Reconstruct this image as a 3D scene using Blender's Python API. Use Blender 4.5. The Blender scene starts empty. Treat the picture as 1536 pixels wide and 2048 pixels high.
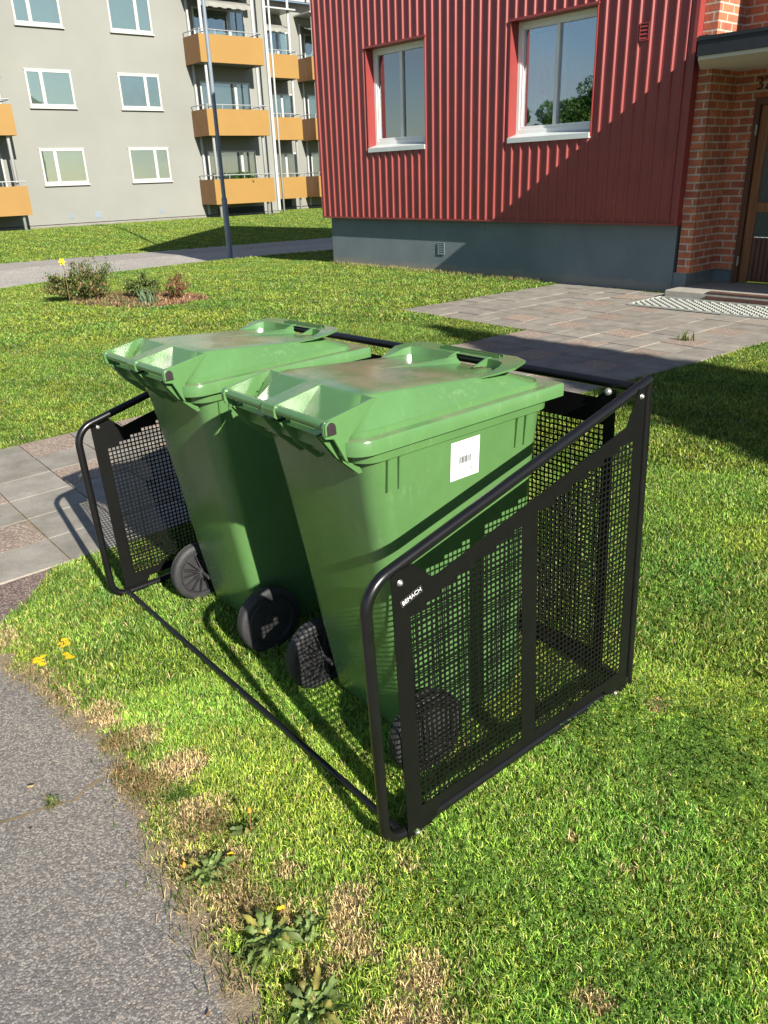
import bpy, bmesh, math, random
import numpy as np
from mathutils import Vector, Matrix
random.seed(7); RNG=np.random.default_rng(7)
PI=math.pi
SC=bpy.context.scene
COL=SC.collection
# ------------------------------------------------------------------ camera
PITCH,ROLL=0.40775,-0.03581
fw=Vector((0,math.cos(PITCH),-math.sin(PITCH))); u0=Vector((0,math.sin(PITCH),math.cos(PITCH))); r0=Vector((1,0,0))
rt=math.cos(ROLL)*r0+math.sin(ROLL)*u0; up=-math.sin(ROLL)*r0+math.cos(ROLL)*u0
cd=bpy.data.cameras.new('camera'); cam=bpy.data.objects.new('camera',cd); COL.objects.link(cam)
cam.matrix_world=Matrix(((rt.x,up.x,-fw.x,0),(rt.y,up.y,-fw.y,0),(rt.z,up.z,-fw.z,1.6),(0,0,0,1)))
cd.sensor_fit='HORIZONTAL'; cd.sensor_width=36; cd.lens=36*1560/1536; cd.clip_end=2000; cd.clip_start=.05
SC.camera=cam
SC.render.resolution_x=768; SC.render.resolution_y=1024
# ------------------------------------------------------------------ light
SUN_AZ=math.radians(-60.2); SUN_EL=math.radians(28.6)   # direction to the sun
to_sun=Vector((math.cos(SUN_AZ)*math.cos(SUN_EL),math.sin(SUN_AZ)*math.cos(SUN_EL),math.sin(SUN_EL)))
sl=bpy.data.lights.new('sun','SUN'); sl.energy=5.0; sl.angle=math.radians(.5); sl.color=(1,.93,.82)
so=bpy.data.objects.new('sun',sl); COL.objects.link(so); so.rotation_euler=to_sun.to_track_quat('Z','Y').to_euler(); so.location=(8,-12,12)
W=bpy.data.worlds.new('World'); SC.world=W; W.use_nodes=True
wn=W.node_tree; wn.nodes.clear()
def wnode(t,**k):
    n=wn.nodes.new(t)
    for a,b in k.items(): setattr(n,a,b)
    return n
sky=wnode('ShaderNodeTexSky',sky_type='NISHITA',sun_disc=False)
sky.sun_elevation=SUN_EL; sky.sun_rotation=PI/2-SUN_AZ; sky.altitude=0; sky.air_density=1.0; sky.dust_density=.25; sky.ozone_density=2.2
tc=wnode('ShaderNodeTexCoord'); mp=wnode('ShaderNodeMapping'); mp.inputs['Scale'].default_value=(2.2,2.2,5.5)
ns=wnode('ShaderNodeTexNoise'); ns.inputs['Scale'].default_value=1.3; ns.inputs['Detail'].default_value=7; ns.inputs['Roughness'].default_value=.58
cr=wnode('ShaderNodeValToRGB'); cr.color_ramp.elements[0].position=.56; cr.color_ramp.elements[1].position=.76
mx=wnode('ShaderNodeMixRGB'); mx.inputs[2].default_value=(4.6,4.8,5.2,1)
bg=wnode('ShaderNodeBackground'); bg.inputs['Strength'].default_value=.062
ow=wnode('ShaderNodeOutputWorld')
L=wn.links.new
L(tc.outputs['Generated'],mp.inputs[0]); L(mp.outputs[0],ns.inputs['Vector']); L(ns.outputs[0],cr.inputs[0]); L(cr.outputs[0],mx.inputs[0]); L(sky.outputs[0],mx.inputs[1]); L(mx.outputs[0],bg.inputs[0]); L(bg.outputs[0],ow.inputs[0])
SC.view_settings.view_transform='Standard'; SC.view_settings.look='None'; SC.view_settings.exposure=1.06; SC.view_settings.gamma=1
SC.render.engine='CYCLES'
SC.cycles.caustics_reflective=False; SC.cycles.caustics_refractive=False
# ------------------------------------------------------------------ terrain height
def sm(t): t=np.clip(t,0,1); return t*t*(3-2*t)
def road_s(x,y):
    s=(x+3.5)*-.689+(y-19.6)*.725; u=(x+3.5)*.725+(y-19.6)*.689
    return s+.5+.04*np.clip(u+1.4,-6,6)**2
def H(x,y):
    x=np.asarray(x,float); y=np.asarray(y,float)
    s0=sm((5.5-np.hypot(x+.4,y-2.5))/3.2); z=.0327*(x+.025)*s0
    s=road_s(x,y)
    return z-.1*sm((s+4)/4)-.35*sm(s/1.5)+.45*sm((s-8.5)/9)
def Hf(x,y): return float(H(x,y))
# ------------------------------------------------------------------ material helpers
class NT:
    def __init__(s,name):
        s.m=bpy.data.materials.new(name); s.m.use_nodes=True; s.t=s.m.node_tree; s.t.nodes.clear()
        s.out=s.n('ShaderNodeOutputMaterial'); s.p=s.n('ShaderNodeBsdfPrincipled'); s.l(s.p,0,s.out,0)
    def n(s,t,**k):
        n=s.t.nodes.new(t)
        for a,b in k.items():
            if a.startswith('i_'): n.inputs[a[2:].replace('_',' ')].default_value=b
            else: setattr(n,a,b)
        return n
    def l(s,a,i,b,j): s.t.links.new(a.outputs[i],b.inputs[j])
    def obj(s,scale=(1,1,1),uv=False):
        tc=s.n('ShaderNodeTexCoord'); mp=s.n('ShaderNodeMapping'); mp.inputs['Scale'].default_value=scale
        s.l(tc,'UV' if uv else 'Object',mp,0); return mp
    def noise(s,src,scale,detail=4,rough=.5):
        n=s.n('ShaderNodeTexNoise'); n.inputs['Scale'].default_value=scale; n.inputs['Detail'].default_value=detail; n.inputs['Roughness'].default_value=rough
        s.l(src,0,n,'Vector'); return n
    def ramp(s,src,stops,out=0):
        r=s.n('ShaderNodeValToRGB'); e=r.color_ramp.elements
        while len(e)<len(stops): e.new(.5)
        for k,(p,c) in zip(e,stops):
            k.position=p; k.color=(c,c,c,1) if isinstance(c,(int,float)) else (*c,1)
        s.l(src,out,r,0); return r
    def mix(s,fac,a,b,mode='MIX',f=None):
        m=s.n('ShaderNodeMixRGB',blend_type=mode)
        if fac is not None: s.l(fac,0,m,0)
        if f is not None: m.inputs[0].default_value=f
        for i,v in ((1,a),(2,b)):
            if isinstance(v,tuple): m.inputs[i].default_value=(*v,1)
            else: s.l(v,0,m,i)
        return m
    def bump(s,src,strength,dist,prev=None,out=0):
        b=s.n('ShaderNodeBump'); b.inputs['Strength'].default_value=strength; b.inputs['Distance'].default_value=dist
        s.l(src,out,b,'Height')
        if prev: s.l(prev,0,b,'Normal')
        return b
    def set(s,**k):
        for a,v in k.items(): s.p.inputs[a.replace('_',' ')].default_value=(*v,1) if isinstance(v,tuple) and len(v)==3 else v
        return s
MATS={}
def simple(name,col,rough=.6,var=.12,scale=3,bump=0,bscale=60,metal=0,spec=.5,scaley=None):
    t=NT(name); o=t.obj(scaley or (1,1,1)); n=t.noise(o,scale,5,.6)
    lo=tuple(c*(1-var) for c in col); hi=tuple(min(1,c*(1+var)) for c in col)
    r=t.ramp(n,[(.3,lo),(.7,hi)]); t.l(r,0,t.p,'Base Color')
    t.set(Roughness=rough,Metallic=metal); t.p.inputs['Specular IOR Level'].default_value=spec
    if bump:
        n2=t.noise(o,bscale,4,.6); b=t.bump(n2,bump,.004); t.l(b,0,t.p,'Normal')
    MATS[name]=t.m; return t.m
# bin plastic: green, semi gloss, scuffed, browner patches on flat tops
def bin_plastic(name,col,rough,scuff,top_brown=0.):
    t=NT(name); o=t.obj(); n=t.noise(o,5,6,.65)
    base=t.ramp(n,[(.3,tuple(c*.9 for c in col)),(.7,tuple(c*1.1 for c in col))])
    sc=t.obj((9,9,2.2)); n2=t.noise(sc,5,10,.8); m=t.ramp(n2,[(.54,0.),(.62,1.)])
    n3=t.noise(o,3.5,3,.5); m3=t.ramp(n3,[(.46,0.),(.62,1.)])
    mm=t.mix(None,m,m3,'MULTIPLY',1.0)
    k=t.n('ShaderNodeMath',operation='MULTIPLY'); t.l(mm,0,k,0); k.inputs[1].default_value=scuff
    c=t.mix(k,base,(.24,.36,.19)); 
    # fine hairline scratches
    h=t.obj((2,2,90)); n4=t.noise(h,9,3,.8); m4=t.ramp(n4,[(.70,0.),(.74,1.)]); k4=t.n('ShaderNodeMath',operation='MULTIPLY'); t.l(m4,0,k4,0); k4.inputs[1].default_value=.12
    c=t.mix(k4,c,(.42,.55,.36))
    if top_brown:   # brownish patches mixed in on the level top
        g=t.n('ShaderNodeNewGeometry'); sz=t.n('ShaderNodeSeparateXYZ'); t.l(g,'Normal',sz,0); up=t.ramp(sz,[(.93,0.),(.985,1.)],'Z'); nd=t.noise(o,4.2,7,.62); dm=t.ramp(nd,[(.42,0.),(.62,1.)])
        m7=t.mix(None,up,dm,'MULTIPLY',1.); k7=t.n('ShaderNodeMath',operation='MULTIPLY'); t.l(m7,0,k7,0); k7.inputs[1].default_value=top_brown; c=t.mix(k7,c,(.30,.27,.19))
    t.l(c,0,t.p,'Base Color')
    rr=t.ramp(n3,[(.3,rough*.8),(.7,rough*1.35)]); t.l(rr,0,t.p,'Roughness')
    n5=t.noise(o,260,2,.5); b=t.bump(n5,.10,.001); n6=t.noise(o,7,2,.5); b2=t.bump(n6,.18,.01,b); t.l(b2,0,t.p,'Normal')
    t.p.inputs['Specular IOR Level'].default_value=.62
    return t.m
M_BIN=bin_plastic('green_bin_plastic',(.076,.168,.055),.24,.16)
M_LID=bin_plastic('green_lid_plastic',(.084,.190,.066),.18,.25,.6)
M_BLK=simple('black_powder_coat',(.006,.006,.007),.28,.15,20,.05,300,spec=.45)
M_PANEL=simple('black_sheet_steel',(.0042,.0044,.0044),.45,.15,15,.05,300,spec=.22)
M_RUB=simple('tyre_rubber',(.022,.022,.024),.62,.3,25,.3,120)
M_HUB=simple('wheel_plastic',(.03,.03,.032),.45,.3,18,.1,200)
M_CAP=simple('dark_cap_plastic',(.03,.022,.025),.4,.2,20)
M_ZINC=simple('zinc_bolt',(.42,.42,.41),.38,.1,60,metal=.7)
M_WHITE=simple('white_label_paper',(.62,.63,.63),.5,.03,20)
M_INK=simple('label_ink',(.03,.035,.04),.6,.05,20)
M_RED=simple('red_painted_cladding',(.245,.038,.036),.36,.10,2.2,.05,200)
M_REDTRIM=simple('red_sheet_trim',(.235,.038,.035),.42,.06,3)
M_WIN=simple('white_window_paint',(.74,.75,.73),.4,.05,3)
M_WINF=simple('white_window_far',(.42,.42,.40),.4,.05,3)
M_SILL=simple('grey_window_sill',(.50,.55,.55),.4,.06,3)
M_RENDER=simple('pale_grey_render',(.212,.217,.198),.9,.07,.35,.15,60)
M_PLASTERSH=simple('grey_render_back',(.46,.46,.42),.9,.04,1.2)
M_YEL=simple('ochre_balcony_panel',(.262,.148,.034),.6,.04,1.0)
M_WHITEM=simple('white_metal',(.40,.41,.41),.4,.04,4)
M_GREYM=simple('galvanised_rail',(.38,.39,.40),.4,.1,6,metal=.4)
M_LAMP=simple('lamp_post_paint',(.17,.21,.25),.45,.12,2.5)
M_ROOFT=simple('red_roof_tiles',(.22,.07,.045),.7,.2,4)
M_FELT=simple('black_roof_felt',(.014,.016,.021),.55,.2,10,.2,80)
M_SOFFIT=simple('cream_soffit',(.55,.52,.42),.8,.05,3)
M_STEP=simple('concrete_step',(.33,.31,.27),.85,.12,8,.3,90)
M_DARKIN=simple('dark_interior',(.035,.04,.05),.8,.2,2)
M_CURT=simple('white_curtain',(.55,.58,.62),.9,.06,4)
M_CURTR=simple('red_curtain',(.42,.03,.03),.9,.1,8)
M_PINK=simple('pink_lantern_paper',(.55,.12,.30),.8,.1,8)
M_POTW=simple('white_pot_glaze',(.7,.7,.68),.3,.04,8)
M_PANETINT=simple('pale_sky_pane_tint',(.215,.25,.215),.7,.05,1.2)  # pale sky reflection of the far panes, put into the base colour
M_MAT=simple('rubber_grate',(.40,.42,.38),.6,.12,30)
M_BROWNM=simple('brown_door_mat',(.085,.035,.025),.9,.3,40,.4,200)
M_STEM=simple('dry_stem',(.16,.12,.05),.8,.2,10)
M_BARK=simple('tree_bark',(.10,.075,.05),.9,.3,8,.5,30)
M_CONC=simple('concrete_plinth_strip',(.2,.19,.175),.9,.1,3)
def leafmat(name,col,var=.3,tr=.35,rough=.5):
    t=NT(name); a=t.n('ShaderNodeAttribute',attribute_name='col'); 
    mixc=t.mix(None,a,col,'MULTIPLY',1.0)
    t.l(mixc,0,t.p,'Base Color'); t.set(Roughness=rough); t.p.inputs['Specular IOR Level'].default_value=.3
    tl=t.n('ShaderNodeBsdfTranslucent'); tc2=t.mix(None,mixc,(1.25,1.3,.7),'MULTIPLY',1.0); t.l(tc2,0,tl,0)
    ms=t.n('ShaderNodeMixShader'); ms.inputs[0].default_value=tr; t.l(t.p,0,ms,1); t.l(tl,0,ms,2); t.l(ms,0,t.out,0)
    return t.m
M_GRASS=leafmat('grass_blades',(1.,1.,1.),tr=.27,rough=.40)
M_LEAF=leafmat('leaf_blades',(1.,1.,1.),tr=.3,rough=.42)
M_PETAL=simple('yellow_petals',(.80,.56,.01),.6,.1,60)
M_PETALO=simple('orange_seedhead',(.55,.26,.03),.7,.2,60)
# glass panes
def glassmat(name,tint,fac,rough=.01):
    t=NT(name); tr=t.n('ShaderNodeBsdfTransparent'); tr.inputs[0].default_value=(*tint,1)
    gl=t.n('ShaderNodeBsdfGlossy'); gl.inputs['Roughness'].default_value=rough; gl.inputs[0].default_value=(.9,.95,1,1)
    fr=t.n('ShaderNodeFresnel'); fr.inputs[0].default_value=1.5
    md=t.n('ShaderNodeMath',operation='ADD',use_clamp=True); md.inputs[1].default_value=fac; t.l(fr,0,md,0)
    o=t.obj(); nn=t.noise(o,1.6,2,.5); b=t.bump(nn,.05,.02); t.l(b,0,gl,'Normal')
    ms=t.n('ShaderNodeMixShader'); t.l(md,0,ms,0); t.l(tr,0,ms,1); t.l(gl,0,ms,2); t.l(ms,0,t.out,0)
    return t.m
M_GLASS=glassmat('window_glass',(.82,.88,.93),.25)
M_GLASS2=glassmat('far_window_glass',(.85,.9,.88),.14)
def ribglass():
    t=NT('ribbed_glass'); o=t.obj((1,1,1)); w=t.n('ShaderNodeTexWave',bands_direction='X'); w.inputs['Scale'].default_value=13; t.l(o,0,w,'Vector')
    b=t.bump(w,.8,.01); t.l(b,0,t.p,'Normal'); t.set(Base_Color=(.075,.10,.095),Roughness=.15); return t.m
M_RIBG=ribglass()
# brick on uv (metres)
def brickmat():
    t=NT('red_brick'); o=t.obj(uv=True)
    b=t.n('ShaderNodeTexBrick'); t.l(o,0,b,'Vector'); b.inputs['Scale'].default_value=1; b.inputs['Brick Width'].default_value=.27; b.inputs['Row Height'].default_value=.092
    b.inputs['Mortar Size'].default_value=.011; b.inputs['Mortar Smooth'].default_value=.15; b.inputs['Bias'].default_value=-.1
    b.inputs['Color1'].default_value=(.52,.175,.085,1); b.inputs['Color2'].default_value=(.32,.095,.06,1); b.inputs['Mortar'].default_value=(.50,.45,.37,1)
    n=t.noise(o,7,3,.6); r=t.ramp(n,[(.3,(.75,.7,.7)),(.7,(1.2,1.15,1.1))]); c=t.mix(None,b,r,'MULTIPLY',1.)
    t.l(c,0,t.p,'Base Color'); t.set(Roughness=.85)
    w=t.n('ShaderNodeTexWave',bands_direction='X'); w.inputs['Scale'].default_value=20; t.l(o,0,w,'Vector')
    inv=t.n('ShaderNodeMath',operation='SUBTRACT'); inv.inputs[0].default_value=1; t.l(b,1,inv,1)
    b1=t.bump(w,.35,.004); b2=t.bump(inv,1,.008,b1); t.l(b2,0,t.p,'Normal'); return t.m
M_BRICK=brickmat()
def woodmat(name,col,sc=(40,40,2)):
    t=NT(name); o=t.obj(sc); n=t.noise(o,1,6,.65); r=t.ramp(n,[(.3,tuple(c*.55 for c in col)),(.7,tuple(c*1.3 for c in col))]); t.l(r,0,t.p,'Base Color'); t.set(Roughness=.45)
    b=t.bump(n,.2,.003); t.l(b,0,t.p,'Normal'); return t.m
M_DOOR=woodmat('varnished_teak',(.24,.09,.03)); M_DOORD=woodmat('dark_teak_slats',(.10,.035,.018)); M_BALW=woodmat('ochre_wood_side',(.21,.098,.028),(30,30,1.2))
def plinthmat():
    t=NT('grey_blue_plinth'); o=t.obj(); n=t.noise(o,1.6,6,.6); r=t.ramp(n,[(.3,(.125,.16,.178)),(.7,(.165,.205,.22))])
    sx=t.n('ShaderNodeSeparateXYZ'); t.l(o,0,sx,0)
    n2=t.noise(o,4,5,.7); ad=t.n('ShaderNodeMath',operation='MULTIPLY_ADD'); t.l(n2,0,ad,0); ad.inputs[1].default_value=-.22; t.l(sx,'Z',ad,2)
    st=t.ramp(ad,[(-.0,1.),(.06,0.)]); c=t.mix(st,r,(.20,.20,.19)); t.l(c,0,t.p,'Base Color'); t.set(Roughness=.85)
    b=t.bump(t.noise(o,35,5,.7),.5,.012); t.l(b,0,t.p,'Normal'); return t.m
M_PLINTH=plinthmat()
def lawnmat():
    t=NT('lawn_soil'); o=t.obj(); n=t.noise(o,.7,5,.65); n2=t.noise(o,26,6,.75); n3=t.noise(o,4,5,.7)
    r=t.ramp(n2,[(.30,(.045,.065,.014)),(.5,(.105,.155,.026)),(.72,(.20,.26,.045))])
    r2=t.ramp(n,[(.35,(.75,.85,.8)),(.65,(1.15,1.1,1.0))]); c=t.mix(None,r,r2,'MULTIPLY',1.)
    r3=t.ramp(n3,[(.35,(.78,.8,.8)),(.6,(1.08,1.05,1.0))]); c=t.mix(None,c,r3,'MULTIPLY',1.)
    a=t.n('ShaderNodeAttribute',attribute_name='soil'); d=t.ramp(t.noise(o,60,5,.7),[(.3,(.10,.075,.045)),(.7,(.30,.24,.145))])
    c=t.mix(None,c,d); t.l(a,'Fac',c,0)
    t.l(c,0,t.p,'Base Color'); t.set(Roughness=.95); t.p.inputs['Specular IOR Level'].default_value=.1
    b=t.bump(n2,.9,.02); t.l(b,0,t.p,'Normal'); return t.m
M_LAWN=lawnmat()
def asphaltmat(name,dark,light,stone,vs=185,red=0.25):
    t=NT(name); o=t.obj(); v=t.n('ShaderNodeTexVoronoi'); v.inputs['Scale'].default_value=vs; t.l(o,0,v,'Vector')
    wn_=t.noise(o,vs*2.1,3,.7)
    sep=t.n('ShaderNodeSeparateColor'); t.l(v,'Color',sep,0)
    sc=t.ramp(sep,[(0.,dark),(.35,light),(.72,stone),(.9,(stone[0]*1.35,stone[1]*1.3,stone[2]*1.22)),(1.,(stone[0]*1.15,stone[1]*.95,stone[2]*.85))])
    dm=t.ramp(v,[(.35,0.),(.75,.8)],'Distance'); c=t.mix(dm,sc,dark)
    g=t.ramp(wn_,[(.3,.72),(.7,1.22)]); c=t.mix(None,c,g,'MULTIPLY',1.)
    n=t.noise(o,1.3,5,.65); g2=t.ramp(n,[(.3,(.86,.87,.9)),(.7,(1.12,1.1,1.06))]); c=t.mix(None,c,g2,'MULTIPLY',1.)
    n7=t.noise(o,2.6,7,.75); st=t.ramp(n7,[(.60,0.),(.78,.45)]); c=t.mix(st,c,(dark[0]*.8,dark[1]*.78,dark[2]*.74))
    a=t.n('ShaderNodeAttribute',attribute_name='soil'); dd=t.ramp(t.noise(o,90,4,.7),[(.3,(.13,.095,.06)),(.7,(.34,.27,.17))]); nb=t.noise(o,30,5,.8)
    k=t.n('ShaderNodeMath',operation='MULTIPLY_ADD'); t.l(a,'Fac',k,0); k.inputs[1].default_value=1.5; k.inputs[2].default_value=-.95; k2=t.n('ShaderNodeMath',operation='ADD',use_clamp=True); t.l(k,0,k2,0); t.l(nb,0,k2,1)
    k3=t.ramp(k2,[(.25,0.),(.65,.85)]); c=t.mix(k3,c,dd)
    t.l(c,0,t.p,'Base Color'); t.set(Roughness=.88); t.p.inputs['Specular IOR Level'].default_value=.3
    inv=t.n('ShaderNodeMath',operation='SUBTRACT'); inv.inputs[0].default_value=1; t.l(v,'Distance',inv,1)
    b=t.bump(inv,.55,.0025); b2=t.bump(wn_,.5,.002,b); t.l(b2,0,t.p,'Normal'); return t.m
M_ASPH=asphaltmat('asphalt',(.135,.125,.115),(.200,.187,.174),(.32,.30,.275))
M_ASPHR=asphaltmat('reddish_asphalt',(.10,.07,.062),(.19,.14,.125),(.28,.23,.21),120)
M_ROAD=asphaltmat('far_asphalt',(.22,.21,.20),(.28,.27,.255),(.34,.325,.305),60)
M_ROADD=asphaltmat('gravel_band',(.26,.25,.235),(.34,.33,.31),(.43,.41,.38),30)
def slabmat():
    t=NT('paving_slabs'); o=t.obj(); a=t.n('ShaderNodeAttribute',attribute_name='col')
    sx=t.n('ShaderNodeSeparateColor'); t.l(a,0,sx,0)
    n=t.noise(o,5,6,.65); base=t.ramp(n,[(.3,(.180,.168,.142)),(.5,(.235,.218,.186)),(.72,(.31,.288,.25))])
    n9=t.noise(o,150,3,.7); gr=t.ramp(n9,[(.3,.8),(.7,1.2)]); base=t.mix(None,base,gr,'MULTIPLY',1.)
    v=t.n('ShaderNodeTexVoronoi'); v.inputs['Scale'].default_value=75; t.l(o,0,v,'Vector'); s2=t.n('ShaderNodeSeparateColor'); t.l(v,'Color',s2,0)
    peb=t.ramp(s2,[(0.,(.22,.165,.125)),(.4,(.33,.255,.195)),(.75,(.42,.345,.275)),(1.,(.50,.44,.37))]); dm=t.ramp(v,[(.3,0.),(.6,1.)],'Distance'); peb=t.mix(dm,peb,(.24,.185,.15))
    c=t.mix(None,base,peb); t.l(sx,0,c,0)
    br=t.n('ShaderNodeCombineColor'); t.l(sx,1,br,0); t.l(sx,1,br,1); t.l(sx,1,br,2); c=t.mix(None,c,br,'MULTIPLY',1.)
    ms=t.noise(o,2.2,6,.75); mk=t.ramp(ms,[(.58,0.),(.72,.55)]); c=t.mix(mk,c,(.11,.10,.06))
    t.l(c,0,t.p,'Base Color'); t.set(Roughness=.85)
    inv=t.n('ShaderNodeMath',operation='SUBTRACT'); inv.inputs[0].default_value=1; t.l(v,'Distance',inv,1)
    ml=t.n('ShaderNodeMath',operation='MULTIPLY'); t.l(inv,0,ml,0); t.l(sx,0,ml,1)
    b=t.bump(ml,.8,.006); b2=t.bump(n9,.35,.003,b); t.l(b2,0,t.p,'Normal'); return t.m
M_SLAB=slabmat()
M_JOINT=simple('mossy_joint_soil',(.20,.15,.075),.95,.35,12,.4,60)
# ------------------------------------------------------------------ object helpers
def link(name,me,mat=None,parent=None,**props):
    o=bpy.data.objects.new(name,me); COL.objects.link(o)
    if mat: 
        for m in (mat if isinstance(mat,(list,tuple)) else [mat]): me.materials.append(m)
    if parent: o.parent=parent
    for k,v in props.items(): o[k]=v
    return o
def thing(name,label,cat,matrix=None,group=None):
    o=bpy.data.objects.new(name,None); COL.objects.link(o); o['label']=label; o['category']=cat
    if group: o['group']=group
    if matrix is not None: o.matrix_world=matrix
    o.empty_display_size=.1
    return o
def tag(o,label,cat,group=None,kind=None):
    if label: o['label']=label
    if cat: o['category']=cat
    if group: o['group']=group
    if kind: o['kind']=kind
    return o
class MB:
    def __init__(s): s.v=[]; s.f=[]; s.sm=[]; s.mi=[]
    def add(s,v,f,smooth=False,mi=0):
        n=len(s.v); s.v+= [tuple(q) for q in v]; s.f+=[tuple(i+n for i in q) for q in f]; s.sm+=[smooth]*len(f); s.mi+=[mi]*len(f)
    def box(s,x0,x1,y0,y1,z0,z1,mi=0):
        v=[(x,y,z) for x in (x0,x1) for y in (y0,y1) for z in (z0,z1)]
        s.add(v,[(0,1,3,2),(4,6,7,5),(0,4,5,1),(2,3,7,6),(0,2,6,4),(1,5,7,3)],mi=mi)
    def prism(s,poly,axis,a0,a1,mi=0):
        # poly: 2d points; axis 'x','y','z' extrude; poly coords are the other two in order
        def P(p,a): return {'x':(a,p[0],p[1]),'y':(p[0],a,p[1]),'z':(p[0],p[1],a)}[axis]
        n=len(poly); v=[P(p,a0) for p in poly]+[P(p,a1) for p in poly]
        s.add(v,[tuple(range(n))[::-1],tuple(range(n,2*n))]+[(i,(i+1)%n,n+(i+1)%n,n+i) for i in range(n)],mi=mi)
    def tube(s,pts,r,seg=12,caps=True,mi=0):
        pts=[Vector(p) for p in pts]; n=len(pts); rings=[]
        rr=r if isinstance(r,(list,tuple)) else [r]*n
        t0=(pts[1]-pts[0]).normalized(); ref=Vector((0,0,1)) if abs(t0.z)<.9 else Vector((1,0,0)); u=t0.cross(ref).normalized()
        V=[]
        for i,p in enumerate(pts):
            t=(pts[min(i+1,n-1)]-pts[max(i-1,0)]).normalized(); u=(u-t*u.dot(t)).normalized(); w=t.cross(u)
            V+=[p+(u*math.cos(2*PI*k/seg)+w*math.sin(2*PI*k/seg))*rr[i] for k in range(seg)]
        F=[(i*seg+k,i*seg+(k+1)%seg,(i+1)*seg+(k+1)%seg,(i+1)*seg+k) for i in range(n-1) for k in range(seg)]
        s.add(V,F,True,mi)
        if caps: s.add(V[:seg],[tuple(range(seg))[::-1]],mi=mi); s.add(V[-seg:],[tuple(range(seg))],mi=mi)
    def lathe(s,prof,axis='x',c=(0,0,0),seg=40,mi=0,smooth=True,caps=True):
        # prof: (axial, radius)
        V=[]
        for a,r in prof:
            for k in range(seg):
                q=2*PI*k/seg; p,w=r*math.cos(q),r*math.sin(q)
                V.append({'x':(c[0]+a,c[1]+p,c[2]+w),'z':(c[0]+p,c[1]+w,c[2]+a),'y':(c[0]+p,c[1]+a,c[2]+w)}[axis])
        n=len(prof)
        s.add(V,[(i*seg+k,i*seg+(k+1)%seg,(i+1)*seg+(k+1)%seg,(i+1)*seg+k) for i in range(n-1) for k in range(seg)],smooth,mi)
        if caps: s.add(V[:seg],[tuple(range(seg))[::-1]],mi=mi); s.add(V[-seg:],[tuple(range(seg))],mi=mi)
    def loft(s,rings,smooth=True,cap0=True,cap1=True,mi=0):
        n=len(rings[0]); V=[p for r in rings for p in r]
        s.add(V,[(i*n+k,i*n+(k+1)%n,(i+1)*n+(k+1)%n,(i+1)*n+k) for i in range(len(rings)-1) for k in range(n)],smooth,mi)
        if cap0: s.add(rings[0],[tuple(range(n))[::-1]],mi=mi)
        if cap1: s.add(rings[-1],[tuple(range(n))],mi=mi)
    def build(s,name,mat,parent=None,bevel=0,auto=True,**props):
        me=bpy.data.meshes.new(name); me.from_pydata(s.v,[],s.f)
        me.polygons.foreach_set('use_smooth',s.sm); me.polygons.foreach_set('material_index',s.mi); me.update()
        bm=bmesh.new(); bm.from_mesh(me); bmesh.ops.remove_doubles(bm,verts=bm.verts,dist=1e-5); bmesh.ops.recalc_face_normals(bm,faces=bm.faces)
        if auto:
            for e in bm.edges:
                if len(e.link_faces)==2 and e.calc_face_angle(0)>math.radians(35): e.smooth=False
        bm.to_mesh(me); bm.free()
        o=link(name,me,mat,parent,**props)
        if bevel:
            md=o.modifiers.new('bevel','BEVEL'); md.width=bevel; md.segments=2; md.limit_method='ANGLE'; md.angle_limit=math.radians(40)
        return o
def rrect(x0,x1,y0,y1,r,z,n=6):
    out=[]
    for cx,cy,a0 in ((x1-r,y1-r,0),(x0+r,y1-r,PI/2),(x0+r,y0+r,PI),(x1-r,y0+r,1.5*PI)):
        for k in range(n+1):
            a=a0+PI/2*k/n; out.append((cx+r*math.cos(a),cy+r*math.sin(a),z))
    return out
def fillet(pts,radii,n=8):
    pts=[Vector(p) for p in pts]; out=[pts[0]]
    for i in range(1,len(pts)-1):
        p,a,b=pts[i],(pts[i-1]-pts[i]).normalized(),(pts[i+1]-pts[i]).normalized(); r=radii[i-1]
        ang=a.angle(b); d=r/math.tan(ang/2); c=p+(a+b).normalized()*(r/math.sin(ang/2)); s=p+a*d; e=p+b*d
        v0,v1=s-c,e-c; th=v0.angle(v1)
        for k in range(n+1):
            q=k/n; out.append(c+(v0*math.sin((1-q)*th)+v1*math.sin(q*th))/math.sin(th))
    out.append(pts[-1]); return out
def sheet(xs,ys,keep,dz,name,mat,attr=None,**props):
    X,Y=np.meshgrid(xs,ys); Z=H(X,Y)+dz; nx,ny=len(xs),len(ys)
    cx=(X[:-1,:-1]+X[1:,1:])/2; cy=(Y[:-1,:-1]+Y[1:,1:])/2; K=keep(cx,cy)
    idx=np.arange(nx*ny).reshape(ny,nx); q=np.stack([idx[:-1,:-1],idx[:-1,1:],idx[1:,1:],idx[1:,:-1]],-1)[K]
    used=np.unique(q); rm=-np.ones(nx*ny,int); rm[used]=np.arange(len(used)); V=np.stack([X,Y,Z],-1).reshape(-1,3)[used]; q=rm[q]
    me=bpy.data.meshes.new(name); me.vertices.add(len(V)); me.vertices.foreach_set('co',V.ravel()); me.loops.add(q.size); me.loops.foreach_set('vertex_index',q.ravel())
    me.polygons.add(len(q)); me.polygons.foreach_set('loop_start',np.arange(len(q))*4); me.polygons.foreach_set('use_smooth',np.ones(len(q),bool)); me.update(calc_edges=True); me.validate()
    if attr is not None:
        a=me.attributes.new('soil','FLOAT','POINT'); a.data.foreach_set('value',attr(V[:,0],V[:,1]).astype(np.float32))
    return link(name,me,mat,**props)
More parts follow.
